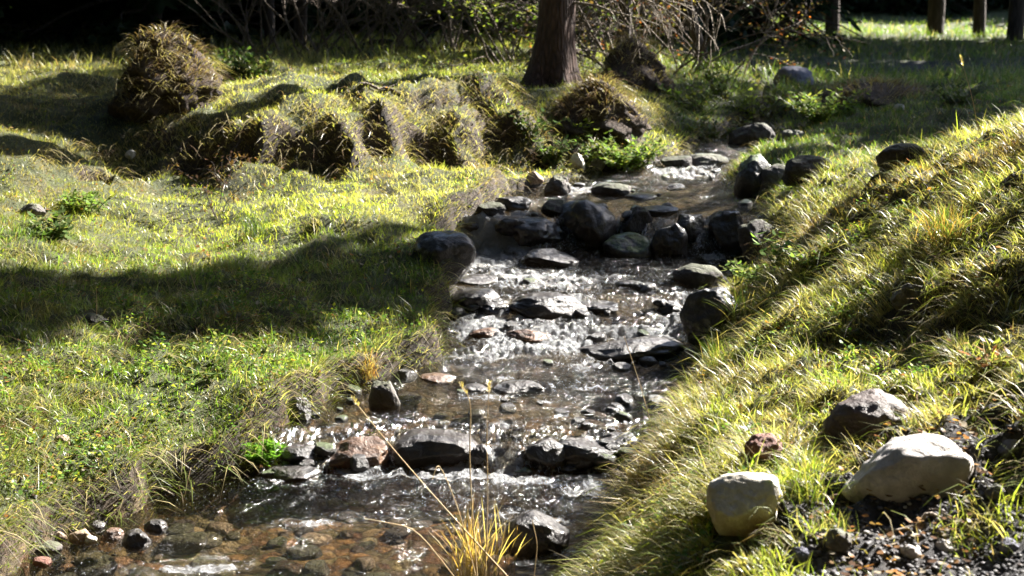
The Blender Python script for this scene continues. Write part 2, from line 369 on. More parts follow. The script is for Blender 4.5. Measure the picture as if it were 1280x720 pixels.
# ------------------------------------------------------------------ water
m, nt, out = new_mat('stream_water')
a = N(nt, 'Attribute', attribute_name='Col'); sp = N(nt, 'SeparateColor'); nt.links.new(a.outputs['Color'], sp.inputs[0])
nb1 = noise(nt, 26, 4, .6, None, .8); nb2 = noise(nt, 95, 4, .65, None, .8)
hh = math_(nt, 'ADD', nb1.outputs[0], math_(nt, 'MULTIPLY', nb2.outputs[0], .5))
bs = N(nt, 'Bump'); bs.inputs['Distance'].default_value = .085; nt.links.new(hh, bs.inputs['Height'])
nt.links.new(math_(nt, 'ADD', math_(nt, 'MULTIPLY', sp.outputs[1], 1.1), .2), bs.inputs['Strength'])
fr = N(nt, 'Fresnel'); fr.inputs['IOR'].default_value = 1.33; nt.links.new(bs.outputs[0], fr.inputs['Normal'])
tr = N(nt, 'BsdfTransparent'); tr.inputs['Color'].default_value = (.95, .90, .78, 1)
gl = N(nt, 'BsdfGlossy'); gl.inputs['Roughness'].default_value = .09; nt.links.new(bs.outputs[0], gl.inputs['Normal'])
mx = N(nt, 'MixShader'); nt.links.new(math_(nt, 'MINIMUM', math_(nt, 'ADD', fr.outputs[0], .0), 1.0), mx.inputs[0]); nt.links.new(tr.outputs[0], mx.inputs[1]); nt.links.new(gl.outputs[0], mx.inputs[2])
fd = N(nt, 'BsdfDiffuse'); fd.inputs['Color'].default_value = (.82, .84, .88, 1); ft = N(nt, 'BsdfTranslucent'); ft.inputs['Color'].default_value = (.8, .82, .86, 1)
fm = N(nt, 'MixShader'); fm.inputs[0].default_value = .35; nt.links.new(fd.outputs[0], fm.inputs[1]); nt.links.new(ft.outputs[0], fm.inputs[2]); nt.links.new(bs.outputs[0], fd.inputs['Normal'])
mp = N(nt, 'Mapping'); mp.inputs['Scale'].default_value = (1.0, .7, .25); nt.links.new(N(nt, 'NewGeometry').outputs['Position'], mp.inputs['Vector'])
nf = noise(nt, 30, 6, .66, mp.outputs[0], 1.2)
k = math_(nt, 'ADD', math_(nt, 'MULTIPLY', sp.outputs[0], .72), math_(nt, 'SUBTRACT', nf.outputs[0], .5))
k = ramp(nt, k, [(.36, (0, 0, 0)), (.50, (.45, .45, .45)), (.68, (1, 1, 1))])
ns = noise(nt, 150, 3, .6, mp.outputs[0], 1.0)
ks = ramp(nt, math_(nt, 'ADD', ns.outputs[0], math_(nt, 'MULTIPLY', sp.outputs[1], .13)), [(.71, (0, 0, 0)), (.76, (1, 1, 1))])  # white specks: spray dots, partly painted-in sun sparkle
kk = math_(nt, 'MAXIMUM', math_(nt, 'MULTIPLY', k, .8), math_(nt, 'MULTIPLY', ks, .9))
m2 = N(nt, 'MixShader'); nt.links.new(kk, m2.inputs[0]); nt.links.new(mx.outputs[0], m2.inputs[1]); nt.links.new(fm.outputs[0], m2.inputs[2])
nt.links.new(m2.outputs[0], out.inputs[0]); M_WATER = m

WY = np.concatenate([np.linspace(-6, 3, 40, endpoint=False), 3 * np.exp(np.linspace(0, math.log(13 / 3), 900))])
TT = np.linspace(-.10, 1.10, 240)
l_, r_ = edges(WY); W = (r_ - l_)[:, None]
WX = l_[:, None] + TT[None] * W; WX = np.where(TT[None] < 0, l_[:, None] + TT[None] * 1.2, np.where(TT[None] > 1, r_[:, None] + (TT[None] - 1) * 1.2, WX))
WYY = np.repeat(WY[:, None], len(TT), 1)
WZ = zwater(WX, WYY)
grad = np.gradient(WZ, WY, axis=0)
foam_glint = np.zeros_like(WZ)  # white water; mid-pool spots also paint in silvery sun glints
for px, py, rx, ry, s in [(605,283,40,16,1.3),(585,300,30,14,1.2),(625,295,45,14,1.1),(600,318,45,14,1.2),(650,345,80,9,.8),(730,347,70,8,.6),(600,402,50,10,.9),(690,412,80,9,.8),(800,411,70,7,1.1),(690,432,90,8,1),
        (610,440,60,7,.9),(760,440,40,12,.7),(620,405,60,15,.7),(725,455,50,9,.6),(625,560,22,22,.9),(560,590,110,9,1.1),(450,583,40,10,1.0),(470,560,25,20,.6),(640,598,60,8,.8),(735,612,45,12,.9),(240,708,60,7,.9),
        (390,652,45,7,.7),(700,650,40,8,.6),(690,690,45,10,.5),(880,200,40,6,.9),(850,214,45,5,1.0),(720,237,30,5,.9),(888,318,25,6,.6),(885,295,12,20,.35),(720,270,70,7,.4),(850,372,30,8,.6),(735,372,30,12,.6),(830,385,40,12,.6),
        (610,495,60,5,.6),(685,500,35,6,.5),(760,575,50,5,.7),(690,583,30,5,.6),(570,652,40,6,.5),(640,420,50,10,.9),(860,560,20,20,.3),(800,235,60,4,.5),(350,600,30,5,.6),(720,480,70,10,.5),(700,522,60,8,.45),(560,622,80,10,.5),(660,640,60,12,.5),(480,645,60,8,.4),(640,470,50,6,.5),(690,350,110,12,.6),(640,300,60,20,.7),(820,262,60,5,.4),(760,255,60,5,.4),(660,250,40,5,.5),(560,330,30,8,.5)]:
    c = on_water(px, py); D = depth_of(c)
    rX = rx / F * D; rY = max(.03, ry / F * D / max(.1, math.sin(math.atan2(CAMZ - c[2], c[1]))))
    rY = min(rY, .35)
    foam_glint = np.maximum(foam_glint, s * np.exp(-((WX - c[0]) / rX) ** 2 - ((WYY - c[1]) / rY) ** 2))
turb = np.clip(foam_glint + np.clip(grad * 1.2, 0, 1) + .25 * sstep(5.6, 6.4, WYY) * sstep(8, 7, WYY), 0, 1)
foam_glint = foam_glint * (1 + .6 * fbm(WX * 7, WYY * 7, 6, 2)) + .38 * turb * np.clip(perlin3(WX * 9, WYY * 6, 3) * 4, 0, 1) + .10 * sstep(5.7, 6.0, WYY) * sstep(7.4, 7.0, WYY)
WZ = WZ + (.006 + .026 * turb) * fbm(WX * 16, WYY * 12, 0, 3) + (.018 * turb) * fbm(WX * 45, WYY * 38, 5, 2) + .004 * np.sin(WYY * 30 + 6 * perlin3(WX * 3, WYY * 3, 0))
WZ = WZ - .004
wcol = np.stack([foam_glint.ravel(), np.clip(turb + .12 + .3 * np.clip(fbm(WX * 5, WYY * 5, 8, 2) + .1, 0, 1), 0, 1).ravel(), np.zeros(foam_glint.size)], 1)
w_me = np_mesh('stream_water', np.stack([WX, WYY, WZ], -1).reshape(-1, 3), [grid_faces(len(TT), len(WY))], M_WATER, wcol, True)
tag(obj('stream_water', w_me), kind='structure')

# ------------------------------------------------------------------ rocks
def ico(sub):
    import bmesh
    bm = bmesh.new(); bmesh.ops.create_icosphere(bm, subdivisions=sub, radius=1)
    V = np.array([v.co[:] for v in bm.verts]); Fc = np.array([[v.index for v in f.verts] for f in bm.faces]); bm.free(); return V, Fc
ICO = {k: ico(k) for k in (2, 3, 4, 5)}
def rock_mesh(name, w, d, h, mat, seed, ang=.5, sub=5, sink=.25):
    """w,d footprint, h height over ground; origin at ground contact"""
    V, Fc = ICO[sub]; V = V.copy(); r = np.random.default_rng(seed)
    V = np.sign(V) * np.abs(V) ** .88
    off = r.uniform(0, 100, 3)
    for k in range(int(5 + 9 * ang)):
        n = r.normal(size=3); n /= np.linalg.norm(n); lim = r.uniform(.62, .9)
        dd = V @ n; V -= np.outer(np.maximum(0, dd - lim) * (.75 + .2 * ang), n)
    nn = fbm(V[:, 0] * 1.1 + off[0], V[:, 1] * 1.1 + off[1], V[:, 2] * 1.1 + off[2], 3)
    n2 = fbm(V[:, 0] * 5 + off[1], V[:, 1] * 5 + off[2], V[:, 2] * 5 + off[0], 3)
    n4 = fbm(V[:, 0] * 13 + off[2], V[:, 1] * 13 + off[0], V[:, 2] * 13, 3)
    V *= (1 + (.16 + .14 * ang) * nn + (.015 + .09 * ang) * n2 + (.003 + .022 * ang) * n4)[:, None]
    V -= (V.max(0) + V.min(0)) / 2; V /= (V.max(0) - V.min(0)) / 2
    hh = h / (1 - sink) / 2
    V = V * np.array([w / 2, d / 2, hh]); V[:, 2] += h - hh
    return np_mesh(name, V, [Fc], mat, None, True)
ROCKS = []
def rock(px, pyb, w, h, mat, label, seed=None, ang=.5, dr=.8, sink=.25, name='rock', rz=None, tilt=0, group=None, cat='rock', sub=5, water=True, lift=0):
    p = hit(px, pyb, water); D = depth_of(p); seed = seed or int(px * 7 + pyb * 13)
    W_, H_ = w / F * D, h / F * D
    top = (W_ * dr * max(.1, (CAMZ - p[2]) / np.hypot(p[1], CAMZ - p[2]))) * (1 if water else .3)
    H_ = max(H_ * .55, H_ - top * .5)
    c = np.array([p[0], p[1] + W_ * dr * .4]); z = float(p[2]) if water else float(hz(c[0], c[1])[0])
    z = max(z - .01, float(hz(c[0], c[1])[0]) - .25 * H_)
    z = min(z, p[2] + .5 * H_)
    me = rock_mesh(name, W_, W_ * dr, H_, RM[mat], seed, ang, sub, sink)
    o = obj(name, me, None, (c[0], c[1], z + lift)); rr = random.Random(seed)
    o.rotation_euler = (0, tilt, rz if rz is not None else rr.uniform(-.3, .3))
    tag(o, label, cat, group); ROCKS.append((c[0], c[1], W_ * .5, W_ * dr * .5))
    if not water: ROCKS.append((c[0] - .02, c[1] - W_ * dr * .42, W_ * .42, W_ * dr * .35))
    return o
for a in [
 (555,338,84,54,'dark','large smooth dark boulder on the left edge of the stream beside the shaded grass',1,.2,.9),
 (592,354,62,13,'dark','thin flat wet rock just below the large smooth boulder on the left edge',2,.6,.7),
 (592,388,66,32,'dark','dark wet block at the left bank where white water breaks below the flat rock',3,.6,.8),
 (685,396,105,34,'dark','wide dark ledge rock mid stream with water sliding over it',4,.5,.6),
 (792,448,138,32,'dark','long low dark rock lying across the right half of the rapids',5,.4,.5),
 (893,415,80,64,'dark','tall dark block leaning out of the right bank over the rapids',6,.8,.8),
 (875,356,64,30,'darkdry','rounded grey-brown rock beside the right bank below the small waterfall',7,.3,.8),
 (790,358,40,11,'dark','small flat dark stone alone in the shallow water above the rapids',8,.4,.8),
 (690,332,70,24,'dark','low broken rock just downstream of the left part of the rock dam',9,.9,.8),
 (668,307,74,32,'dark','leftmost low dark rock of the upper rock dam',10,.6,.8),
 (733,308,80,56,'dark','biggest dark boulder in the middle of the upper rock dam',11,.5,.8),
 (798,290,42,36,'darkdry','rounded dark ball-like rock on top of the upper rock dam',12,.2,.9),
 (788,319,68,32,'mossy','moss-topped dark rock at the foot of the upper rock dam',13,.3,.8),
 (838,318,48,44,'dark','pointed dark rock just left of the small shaded waterfall',14,.7,.8),
 (862,300,40,32,'dark','dark block behind the pointed rock at the lip of the waterfall',15,.7,.8),
 (912,312,50,46,'dark','upright dark rock just right of the small shaded waterfall',16,.8,.8),
 (955,312,60,42,'darkdry','rightmost square rock of the upper rock dam under the grass',17,.8,.8),
 (765,243,52,18,'darkdry','broad flat grey rock in the smooth pool above the dam',18,.4,.8),
 (803,248,42,9,'dark','low wet stone touching the broad flat rock in the upper pool',19,.4,.8),
 (846,235,26,8,'dark','small dark stone alone in the glittering upper pool',20,.5,.8),
 (697,243,36,26,'grey','angular grey rock with a sunlit face at the left end of the upper pool',21,.9,.8),
 (886,206,54,17,'grey','long flat grey slab where the stream comes round the far bend',22,.6,.7),
 (848,208,44,16,'darkdry','dark flat rock left of the grey slab at the far bend',23,.6,.7),
 (948,243,58,54,'mossy','tall brown boulder on the right bank of the upper pool',24,.7,.8),
 (970,240,40,38,'grey','rounded sunlit rock leaning on the tall brown boulder',25,.4,.8),
 (1013,222,66,32,'darkdry','dark angular rock to the right of the tall brown boulder on the grass',26,.7,.7),
 (1135,204,72,30,'darkdry','dark flat-topped boulder behind the crest of the right bank',27,.7,.7),
 (990,176,44,16,'grey','small grey rock half hidden in grass beyond the right bank boulders',28,.4,.8),
 (942,180,60,30,'darkdry','shaded dark rock under the weeds at the far stream bend',281,.6,.7),
 (995,106,52,26,'blue','bluish boulder standing in the shade behind the weeds',29,.5,.8),
 (480,509,40,38,'grey','square grey rock at the grassy corner of the left bank',30,.8,.8),
 (373,522,32,32,'dark','dark pointed stone tucked under the leafy left bank',31,.6,.8),
 (545,478,46,14,'rust','reddish wet stone in the shallows right of the square grey rock',32,.5,.8),
 (648,491,66,18,'dark','dark low rock breaking the surface in the calm middle pool',33,.4,.7),
 (594,488,34,12,'dark','small dark stone left of the low rock in the middle pool',34,.4,.8),
 (548,581,124,52,'dark','big round dark boulder in the middle of the lower dam',36,.2,.75),
 (442,585,90,44,'rust','rusty brown rock with water spilling over it, left of the big round boulder',37,.7,.7),
 (378,577,62,28,'dark','dark block at the left end of the lower dam',38,.7,.8),
 (362,600,72,22,'dark','low wet rock at the foot of the left bank below the lower dam',39,.5,.8),
 (735,582,110,42,'dark','wide dark ledge of the lower dam with a thin curtain of water',40,.4,.6),
 (682,580,56,38,'dark','rounded dark rock between the ledge and the little water chute',41,.2,.8),
 (672,690,84,60,'dark','dark round boulder at the bottom beside the right bank and the straw tuft',42,.2,.8),
 (193,662,28,18,'dark','black wet stone on the pebble spit at the lower left, nearest the open water',43,.4,.8),
 (168,681,38,24,'dark','black glistening stone on the pebble spit, just before the other black stone',44,.5,.8),
 (138,672,30,18,'rust','dark red stone beside the black stones on the pebble spit',45,.5,.8),
 (118,660,24,14,'dark','small dark stone against the grass at the back of the pebble spit',46,.5,.8),
 (73,672,18,12,'tan','small reddish tan pebble at the grass edge of the pebble spit',47,.2,.8),
 (98,674,28,18,'tan','round tan pebble on the pebble spit in the sun',48,.2,.8),
 (112,676,16,11,'cream','small whitish pebble beside the round tan pebble',481,.2,.8),
 (58,688,36,16,'grey','flat grey pebble at the lower left edge of the stream',49,.3,.8),
 (50,704,26,12,'red','flat pinkish pebble under the flat grey pebble at the lower left',50,.3,.8),
]:
    rock(a[0], a[1], a[2], a[3], a[4], a[5], a[6], a[7] * .55, a[8], sink=.32)
for a in [
 (935,676,96,84,'cream','rounded cream stone with a brown stain, sitting low on the near right bank',51,.25,.85,.12),
 (1150,616,178,76,'pale','long smooth pale grey boulder lying on the near right bank',523,.12,.5,.28),
 (1096,543,122,74,'brown','dark brown angular boulder with a sunlit top on the right bank grass',53,.45,.8,.3),
 (957,577,48,28,'red','small reddish brown block in the grass left of the brown boulder',54,.8,.8,.3),
 (858,584,24,22,'grey','small grey block at the very edge of the right bank grass',55,.8,.8,.3),
 (1262,578,34,20,'blue','small bluish stone at the right edge beyond the long pale boulder',56,.5,.8,.3),
 (1143,366,50,30,'grey','pale flat rock half buried in the long grass of the right slope',57,.6,.8,.3),
 (76,556,20,14,'tan','small tan stone lying on the grass of the near left meadow',58,.3,.8,.3),
 (36,270,34,16,'grey','grey angular rock in the mossy grass at the left edge of the meadow',59,.7,.8,.3),
 (115,412,36,14,'darkdry','dark low stone in the shaded band of the left meadow',60,.7,.8,.3),
 (162,200,14,10,'pale','small pale stone left of the first dark hollow in the bank',61,.5,.8,.3),
 (240,134,30,18,'pale','pale stone at the foot of the shaggy earth mound',62,.7,.8,.3),
 (1125,138,14,10,'pale','tiny white stone in the shade beyond the right bank',63,.5,.8,.3),
 (722,214,20,20,'cream','sunlit round stone under the roots left of the fern clump',64,.3,.8,.3),
 (748,218,20,14,'grey','first grey cobble of the row at the water edge under the fern',65,.3,.8,.3),
 (770,218,22,12,'grey','second grey cobble of the row under the fern, in the middle',66,.3,.8,.3),
 (797,218,26,14,'grey','larger rounded cobble at the right of the row under the fern',67,.3,.8,.3),
 (822,213,18,10,'brown','brown cobble at the far right end of the row under the fern',68,.3,.8,.3),
 (668,238,24,16,'tan','tan stone on the left bank just before the angular grey rock',69,.5,.8,.3),
]:
    rock(a[0], a[1], a[2], a[3], a[4], a[5], a[6], a[7], a[8], a[9], water=False, tilt={523: -.16, 53: -.12}.get(a[6], 0), rz=0 if a[6] in (51, 523, 53) else None)

# small stones that nothing tells apart: submerged cobbles, wet stones in the riffles, gravel lumps
for a in [(612,268,40,18,'darkdry','dark stone splitting the flow behind the large smooth boulder',312,.6),(640,298,44,24,'dark','dark stone at the foot of the left chute beside the dam',313,.5),(588,290,26,14,'dark','little dark stone in the white chute behind the large smooth boulder',314,.5),
          (600,575,40,26,'dark','short dark stone wedged beside the water chute of the lower dam',301,.5),(520,575,60,24,'darkdry','low dark stone leaning on the left side of the big round boulder',302,.6),(775,570,50,34,'dark','dark rock closing the lower dam against the right bank',303,.5),
          (640,262,50,20,'dark','low dark stone at the left end above the upper rock dam',304,.6),(700,268,46,22,'darkdry','squat dark stone just above the big boulder of the upper dam',305,.6),(825,268,50,14,'dark','flat dark stone in the pool right above the ball-like rock',306,.5),(620,392,50,20,'dark','low dark stone beside the dark wet block in the rapids',307,.6),
          (745,390,60,18,'dark','flat dark stone between the wide ledge and the tall dark block',308,.6),(660,425,60,18,'rust','brownish stone under the white water left of the long low rock',309,.5),(605,420,40,14,'rust','small brownish stone in the white water near the left bank',310,.5),(840,392,40,20,'dark','small dark rock at the foot of the tall dark block',311,.6)]:
    rock(*a[:6], seed=a[6], ang=a[7])
def cobble_protos(mats, nm, n=3):
    out = []
    for i, mt in enumerate(mats):
        for j in range(n):
            out.append(rock_mesh(nm, 1, .8, .5, RM[mt], 900 + i * 10 + j, .3, 3, .3))
    return out
cob = cobble_protos(['rust', 'olive', 'tan', 'brown', 'grey'], 'cobble', 2)
rr = random.Random(5); n = 0
while n < 170:
    px = rr.uniform(20, 780); py = rr.choice([rr.uniform(600, 730), rr.uniform(600, 730), rr.uniform(470, 540)])
    w = on_water(px, py); d = float(out_dist(w[0], w[1]))
    if d > -.05: continue
    x, y = w[0], w[1]; s = rr.uniform(.035, .12) if rr.random() > .15 else rr.uniform(.1, .17)
    z = float(hz(x, y)[0]); zw = float(zwater(x, y))
    s = min(s, (zw - z) * 2.6)
    if s < .03: continue
    o = obj('cobble', rr.choice(cob), None, (x, y, z - .005)); o.scale = (s, s * rr.uniform(.8, 1.2), s * .62); o.rotation_euler.z = rr.uniform(0, 6.28)
    tag(o, 'submerged brown or olive cobble lying on the bed under clear water', 'cobble', 'cobbles on the stream bed'); n += 1
wst = cobble_protos(['dark', 'mossy', 'dark'], 'wet_stone', 2); n = 0
while n < 90:
    px = rr.uniform(330, 960); py = rr.choice([rr.uniform(205, 270), rr.uniform(325, 470), rr.uniform(480, 600)])
    w = on_water(px, py); d = float(out_dist(w[0], w[1]))
    if d > 0 or (rr.random() > .35 and d < -.18): continue
    s = rr.uniform(.03, .10)
    o = obj('wet_stone', rr.choice(wst), None, (w[0], w[1], w[2] - .25 * s)); o.scale = (s, s, s * rr.uniform(.7, 1.0)); o.rotation_euler.z = rr.uniform(0, 6.28)
    tag(o, 'small dark wet stone breaking the surface of the stream', 'stone', 'small wet stones in the riffles'); n += 1

# ------------------------------------------------------------------ grass
PAL = {'green': (.115, .19, .035), 'lime': (.42, .45, .07), 'dark': (.035, .07, .016), 'straw': (.42, .35, .18), 'olive': (.14, .14, .045), 'rust': (.26, .13, .05), 'brown': (.13, .085, .05)}
PAL = {k: np.array(v) for k, v in PAL.items()}
def blades(P, Nrm, L, Wd, lean, azim, col, rng, droop=.5, segs=2):
    """P (n,3) bases; lean direction azim (n,), returns V, faces, col"""
    n = len(P); dirh = np.stack([np.cos(azim), np.sin(azim), np.zeros(n)], 1)
    sa = rng.uniform(0, 2 * np.pi, n); side = np.stack([np.cos(sa), np.sin(sa), np.zeros(n)], 1) * Wd[:, None] / 2
    ts = np.linspace(0, 1, segs + 1); Vs = []; Cs = []
    for t in ts:
        up = (t - droop * lean * t * t * .6)
        c = P + (Nrm * .35 + np.array([0, 0, .65])) * (L * up)[:, None] + dirh * (L * lean * (t * .35 + t * t * .65))[:, None]
        if t < 1:
            w = side * (1 - .35 * t)
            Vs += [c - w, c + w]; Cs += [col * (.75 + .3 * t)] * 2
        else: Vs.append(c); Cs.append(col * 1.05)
    k = 2 * segs + 1; V = np.stack(Vs, 1).reshape(-1, 3); C = np.stack(Cs, 1).reshape(-1, 3)
    b = np.arange(n)[:, None] * k
    quads = np.concatenate([b + np.array([[2*i, 2*i+1, 2*i+3, 2*i+2]]) for i in range(segs - 1)]) if segs > 1 else np.zeros((0, 4), int)
    tris = b + np.array([[k - 3, k - 2, k - 1]])
    return V, quads, tris, C
def merge(parts):
    V = []; Q = []; T = []; C = []; o = 0
    for v, q, t, c in parts:
        V.append(v); Q.append(q + o); T.append(t + o); C.append(c); o += len(v)
    return np.concatenate(V), np.concatenate(Q), np.concatenate(T), np.concatenate(C)
def fan(n, y0, y1, tmax=.46, rng=RNG):
    Y = y0 * np.exp(rng.uniform(0, 1, n) * math.log(y1 / y0)); t = rng.uniform(-tmax, tmax, n); return t * (Y + .4), Y
CREST = [at(965,295,6.6), at(1000,262,6.5), at(1100,217,6.2), at(1190,183,5.9), at(1280,150,5.6)]
def region(x, y):
    """masks: right bank, meadow lawn, far"""
    l, r = edges(y); right = (x > r) & (y < 7.4); left = x < l
    return left, right
def grass_colour(x, y, sl, rng):
    n = len(x); left, right = region(x, y)
    a = fbm(x * 1.3, y * 1.3, 11, 3); b = fbm(x * 3.5, y * 3.5, 21, 3); c = fbm(x * .7, y * .7, 31, 2); d = fbm(x * 8, y * 8, 41, 2)
    col = np.tile(PAL['green'], (n, 1))
    def mix(m, k, amt=1.0):
        nonlocal col; m = np.clip(m * amt, 0, 1)[:, None]; col = col * (1 - m) + PAL[k] * m
    mix(sstep(-.2, .5, a + .2), 'lime', .55)
    lawn = left * sstep(6.6, 7.6, y) * sstep(9.6, 9.0, y) * sstep(-3.2, -1.6, x)
    mix(lawn, 'lime', .9)
    mix(left * sstep(6.3, 7.5, y) * sstep(-1.9, -2.6, x), 'olive', .5)
    mix(sstep(.05, .4, b + .35 * d), 'olive', .7)
    mix(sstep(.15, .45, c + .5 * b), 'straw', .6)
    mix(sstep(.35, .9, sl), 'straw', .55)
    mix(right * (.1 + .5 * sstep(0, .4, b)), 'straw', .6)
    mix(right * sstep(.1, -.3, b), 'lime', .5)
    mix(sstep(.25, .5, d + .4 * a), 'dark', .5)
    mix(sstep(.3, .5, b - .4 * a), 'rust', .5)
    e = fbm(x * 6, y * 6, 101, 2); nearL = left * sstep(6.8, 6.0, y)  # dark and brown patches: turf variety, with small tussock shadows painted in
    mix(nearL * .4, 'green', 1.0); mix(nearL * sstep(.0, .35, e), 'dark', .75); mix(nearL * sstep(.12, .4, -e + .3 * b), 'brown', .6)
    mix(right * sstep(.05, .35, e), 'dark', .6); mix(right * sstep(.1, .4, -e), 'brown', .5)
    mix(left * sstep(8.0, 8.6, y) * (.3 + .5 * sstep(-.1, .3, e)), 'straw', .6)
    mix(((y > 7.6) & (x > 1.2)) * 1.0, 'green', .7); mix(((y > 8.5) & (x > 1.6)) * sstep(-.1, .3, e), 'dark', .7)
    mix(left * (y > 6.8) * (y < 8.6) * sstep(-1.7, -2.3, x) * sstep(-.15, .2, -e), 'rust', .35)
    # reddish crest of the right bank
    cy = np.interp(x, [p[0] for p in CREST], [p[1] for p in CREST])
    mix(right * np.exp(-((y - cy + .15) / .22) ** 2) * sstep(.9, 1.3, x), 'rust', .75)
    r1 = rng.uniform(0, 1, n)
    st = r1 < (.14 + .10 * right + .25 * sstep(.4, 1, sl))
    col[st] = PAL['straw'] * rng.uniform(.6, 1.15, (st.sum(), 1))
    col *= rng.uniform(.65, 1.35, (n, 1)) * np.array([1, 1, 1]) * (1 + rng.normal(0, .06, (n, 3)))
    return np.clip(col, .004, .8)
def rock_free(x, y):
    k = np.ones(len(x), bool)
    for cx, cy, a_, b_ in ROCKS: k &= ((x - cx) / a_) ** 2 + ((y - cy) / b_) ** 2 > .8
    return k
def make_grass(n, y0, y1, Lr, wr, rng, tmax=.46, segs=2, steep=0):
    x, y = fan(n, y0, y1, tmax, rng)
    od = out_dist(x, y); gmk = gravel_mask(x, y)
    keep = (od > .008) & (rng.uniform(0, 1, n) > gmk * (1.02 + .7 * fbm(x * 5, y * 5, 91, 2)).clip(.5, .992))
    x, y = x[keep], y[keep]; sl = slope(x, y)
    if steep: kk_ = (sl > steep) & (rng.uniform(0, 1, len(x)) < np.clip(sl / 3, 0, 1)); x, y, sl = x[kk_], y[kk_], sl[kk_]
    patch = fbm(x * 2.6, y * 2.6, 51, 3)
    keep = rng.uniform(0, 1, len(x)) < np.clip(1.05 - .25 * sstep(1.2, 2.4, sl) - .35 * sstep(.1, .5, patch), .1, 1)
    keep &= rock_free(x, y)
    x, y, sl = x[keep], y[keep], sl[keep]; patch = patch[keep]; n = len(x)
    z = hz(x, y); nr = normal(x, y); left, right = region(x, y)
    long_ = np.clip(fbm(x * 2.1, y * 2.1, 61, 3) + .5, 0, 1)
    lawn = left * sstep(6.4, 7.4, y) * sstep(9.8, 9.2, y)
    L = rng.uniform(Lr[0], Lr[1], n) * (.55 + .9 * long_) * (1 + .0 * right + .1 * sstep(.35, .9, sl)) * (.65 + .7 * np.clip(perlin3(x * 6.5, y * 6.5, 77) + .5, 0, 1)) * (1 - .35 * lawn) * (1 - .3 * left * sstep(6, 4.5, y))
    Wd = np.maximum(wr, y * .00042) * rng.uniform(.6, 1.3, n)
    dh = np.arctan2(nr[:, 1], nr[:, 0]); az = np.where(rng.uniform(0, 1, n) < np.clip(sl * .4, 0, .3), dh + rng.normal(0, .8, n), np.where(rng.uniform(0, 1, n) < .55, 14 * perlin3(x * 7, y * 7, 55) + rng.normal(0, .6, n), rng.uniform(0, 6.28, n)))
    lean = rng.uniform(.1, 1.25, n) + .2 * np.clip(sl, 0, 1.2)
    col = grass_colour(x, y, sl, rng)
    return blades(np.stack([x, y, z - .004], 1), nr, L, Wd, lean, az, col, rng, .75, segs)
parts = [make_grass(440000, 2.6, 12.5, (.028, .075), .0028, RNG),
         make_grass(20000, 2.6, 8, (.05, .11), .0042, RNG, segs=2),
         make_grass(420000, 2.8, 10.5, (.03, .08), .003, RNG, steep=.8),
         make_grass(70000, 12, 34, (.08, .2), .005, RNG, tmax=.5)]
# wide surroundings
def wide(n, rng):
    x = rng.uniform(-8, 9, n); y = rng.uniform(-1, 13, n); k = (np.abs(x) / (y + .4).clip(.1) > .44) & (out_dist(x, y) > .03); x, y = x[k], y[k]
    sl = slope(x, y); nr = normal(x, y); m_ = len(x)
    return blades(np.stack([x, y, hz(x, y) - .004], 1), nr, rng.uniform(.05, .12, m_), np.full(m_, .007), rng.uniform(.1, .9, m_), rng.uniform(0, 6.28, m_), grass_colour(x, y, sl, rng), rng, .75, 2)
parts.append(wide(60000, RNG))
V, Q, T, C = merge(parts)
tag(obj('grass', np_mesh('grass', V, [Q, T], M_GRASS, C)), 'short and shaggy green and straw grass covering both banks of the stream', 'grass', kind='stuff')

# hanging dead grass on steep faces
def hanging(n, rng):
    x, y = fan(n, 2.8, 11, .42, rng); od = out_dist(x, y); sl = slope(x, y)
    k = (sl > .7) & (od > .01) & rock_free(x, y) & (rng.uniform(0, 1, n) < np.where(x > edges(y)[1], .25, 1)); x, y, sl = x[k], y[k], sl[k]; m_ = len(x); nr = normal(x, y)
    dh = np.arctan2(nr[:, 1], nr[:, 0]) + rng.normal(0, .35, m_)
    col = np.where(rng.uniform(0, 1, (m_, 1)) < .7, PAL['straw'], PAL['brown'] * 1.4) * rng.uniform(.5, 1.3, (m_, 1))
    gk = (rng.uniform(0, 1, m_) < .6) & (y < 7.6); col[gk] = np.array([.14, .17, .04]) * rng.uniform(.5, 1.4, (gk.sum(), 1))
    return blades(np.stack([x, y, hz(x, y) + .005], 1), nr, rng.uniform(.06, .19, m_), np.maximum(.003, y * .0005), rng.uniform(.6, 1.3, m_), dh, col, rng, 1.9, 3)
V, Q, T, C = hanging(130000, RNG)
tag(obj('dead_grass', np_mesh('dead_grass', V, [Q, T], M_STRAW, C)), 'brown and straw dead grass hanging down the steep faces of the banks', 'dead grass', kind='stuff')

# broad-leaf ground cover on the near left bank
def leaves(P, L, Wd, az, tilt, col):
    n = len(P); d = np.stack([np.cos(az) * np.cos(tilt), np.sin(az) * np.cos(tilt), np.sin(tilt)], 1)
    s = np.stack([-np.sin(az), np.cos(az), np.zeros(n)], 1)
    up = np.cross(d, s) * -1
    V = np.stack([P, P + d * (L * .35)[:, None] + s * (Wd / 2)[:, None] + up * (L * .05)[:, None], P + d * (L * .35)[:, None] - s * (Wd / 2)[:, None] + up * (L * .05)[:, None],
                  P + d * (L * .72)[:, None] + s * (Wd * .38)[:, None], P + d * (L * .72)[:, None] - s * (Wd * .38)[:, None], P + d * L[:, None] - up * (L * .08)[:, None]], 1).reshape(-1, 3)
    b = np.arange(n)[:, None] * 6
    T = np.concatenate([b + [[0, 2, 1]], b + [[3, 4, 5]]]); Q = b + [[1, 2, 4, 3]]
    C = np.repeat(col, 6, 0); return V, Q, T, C
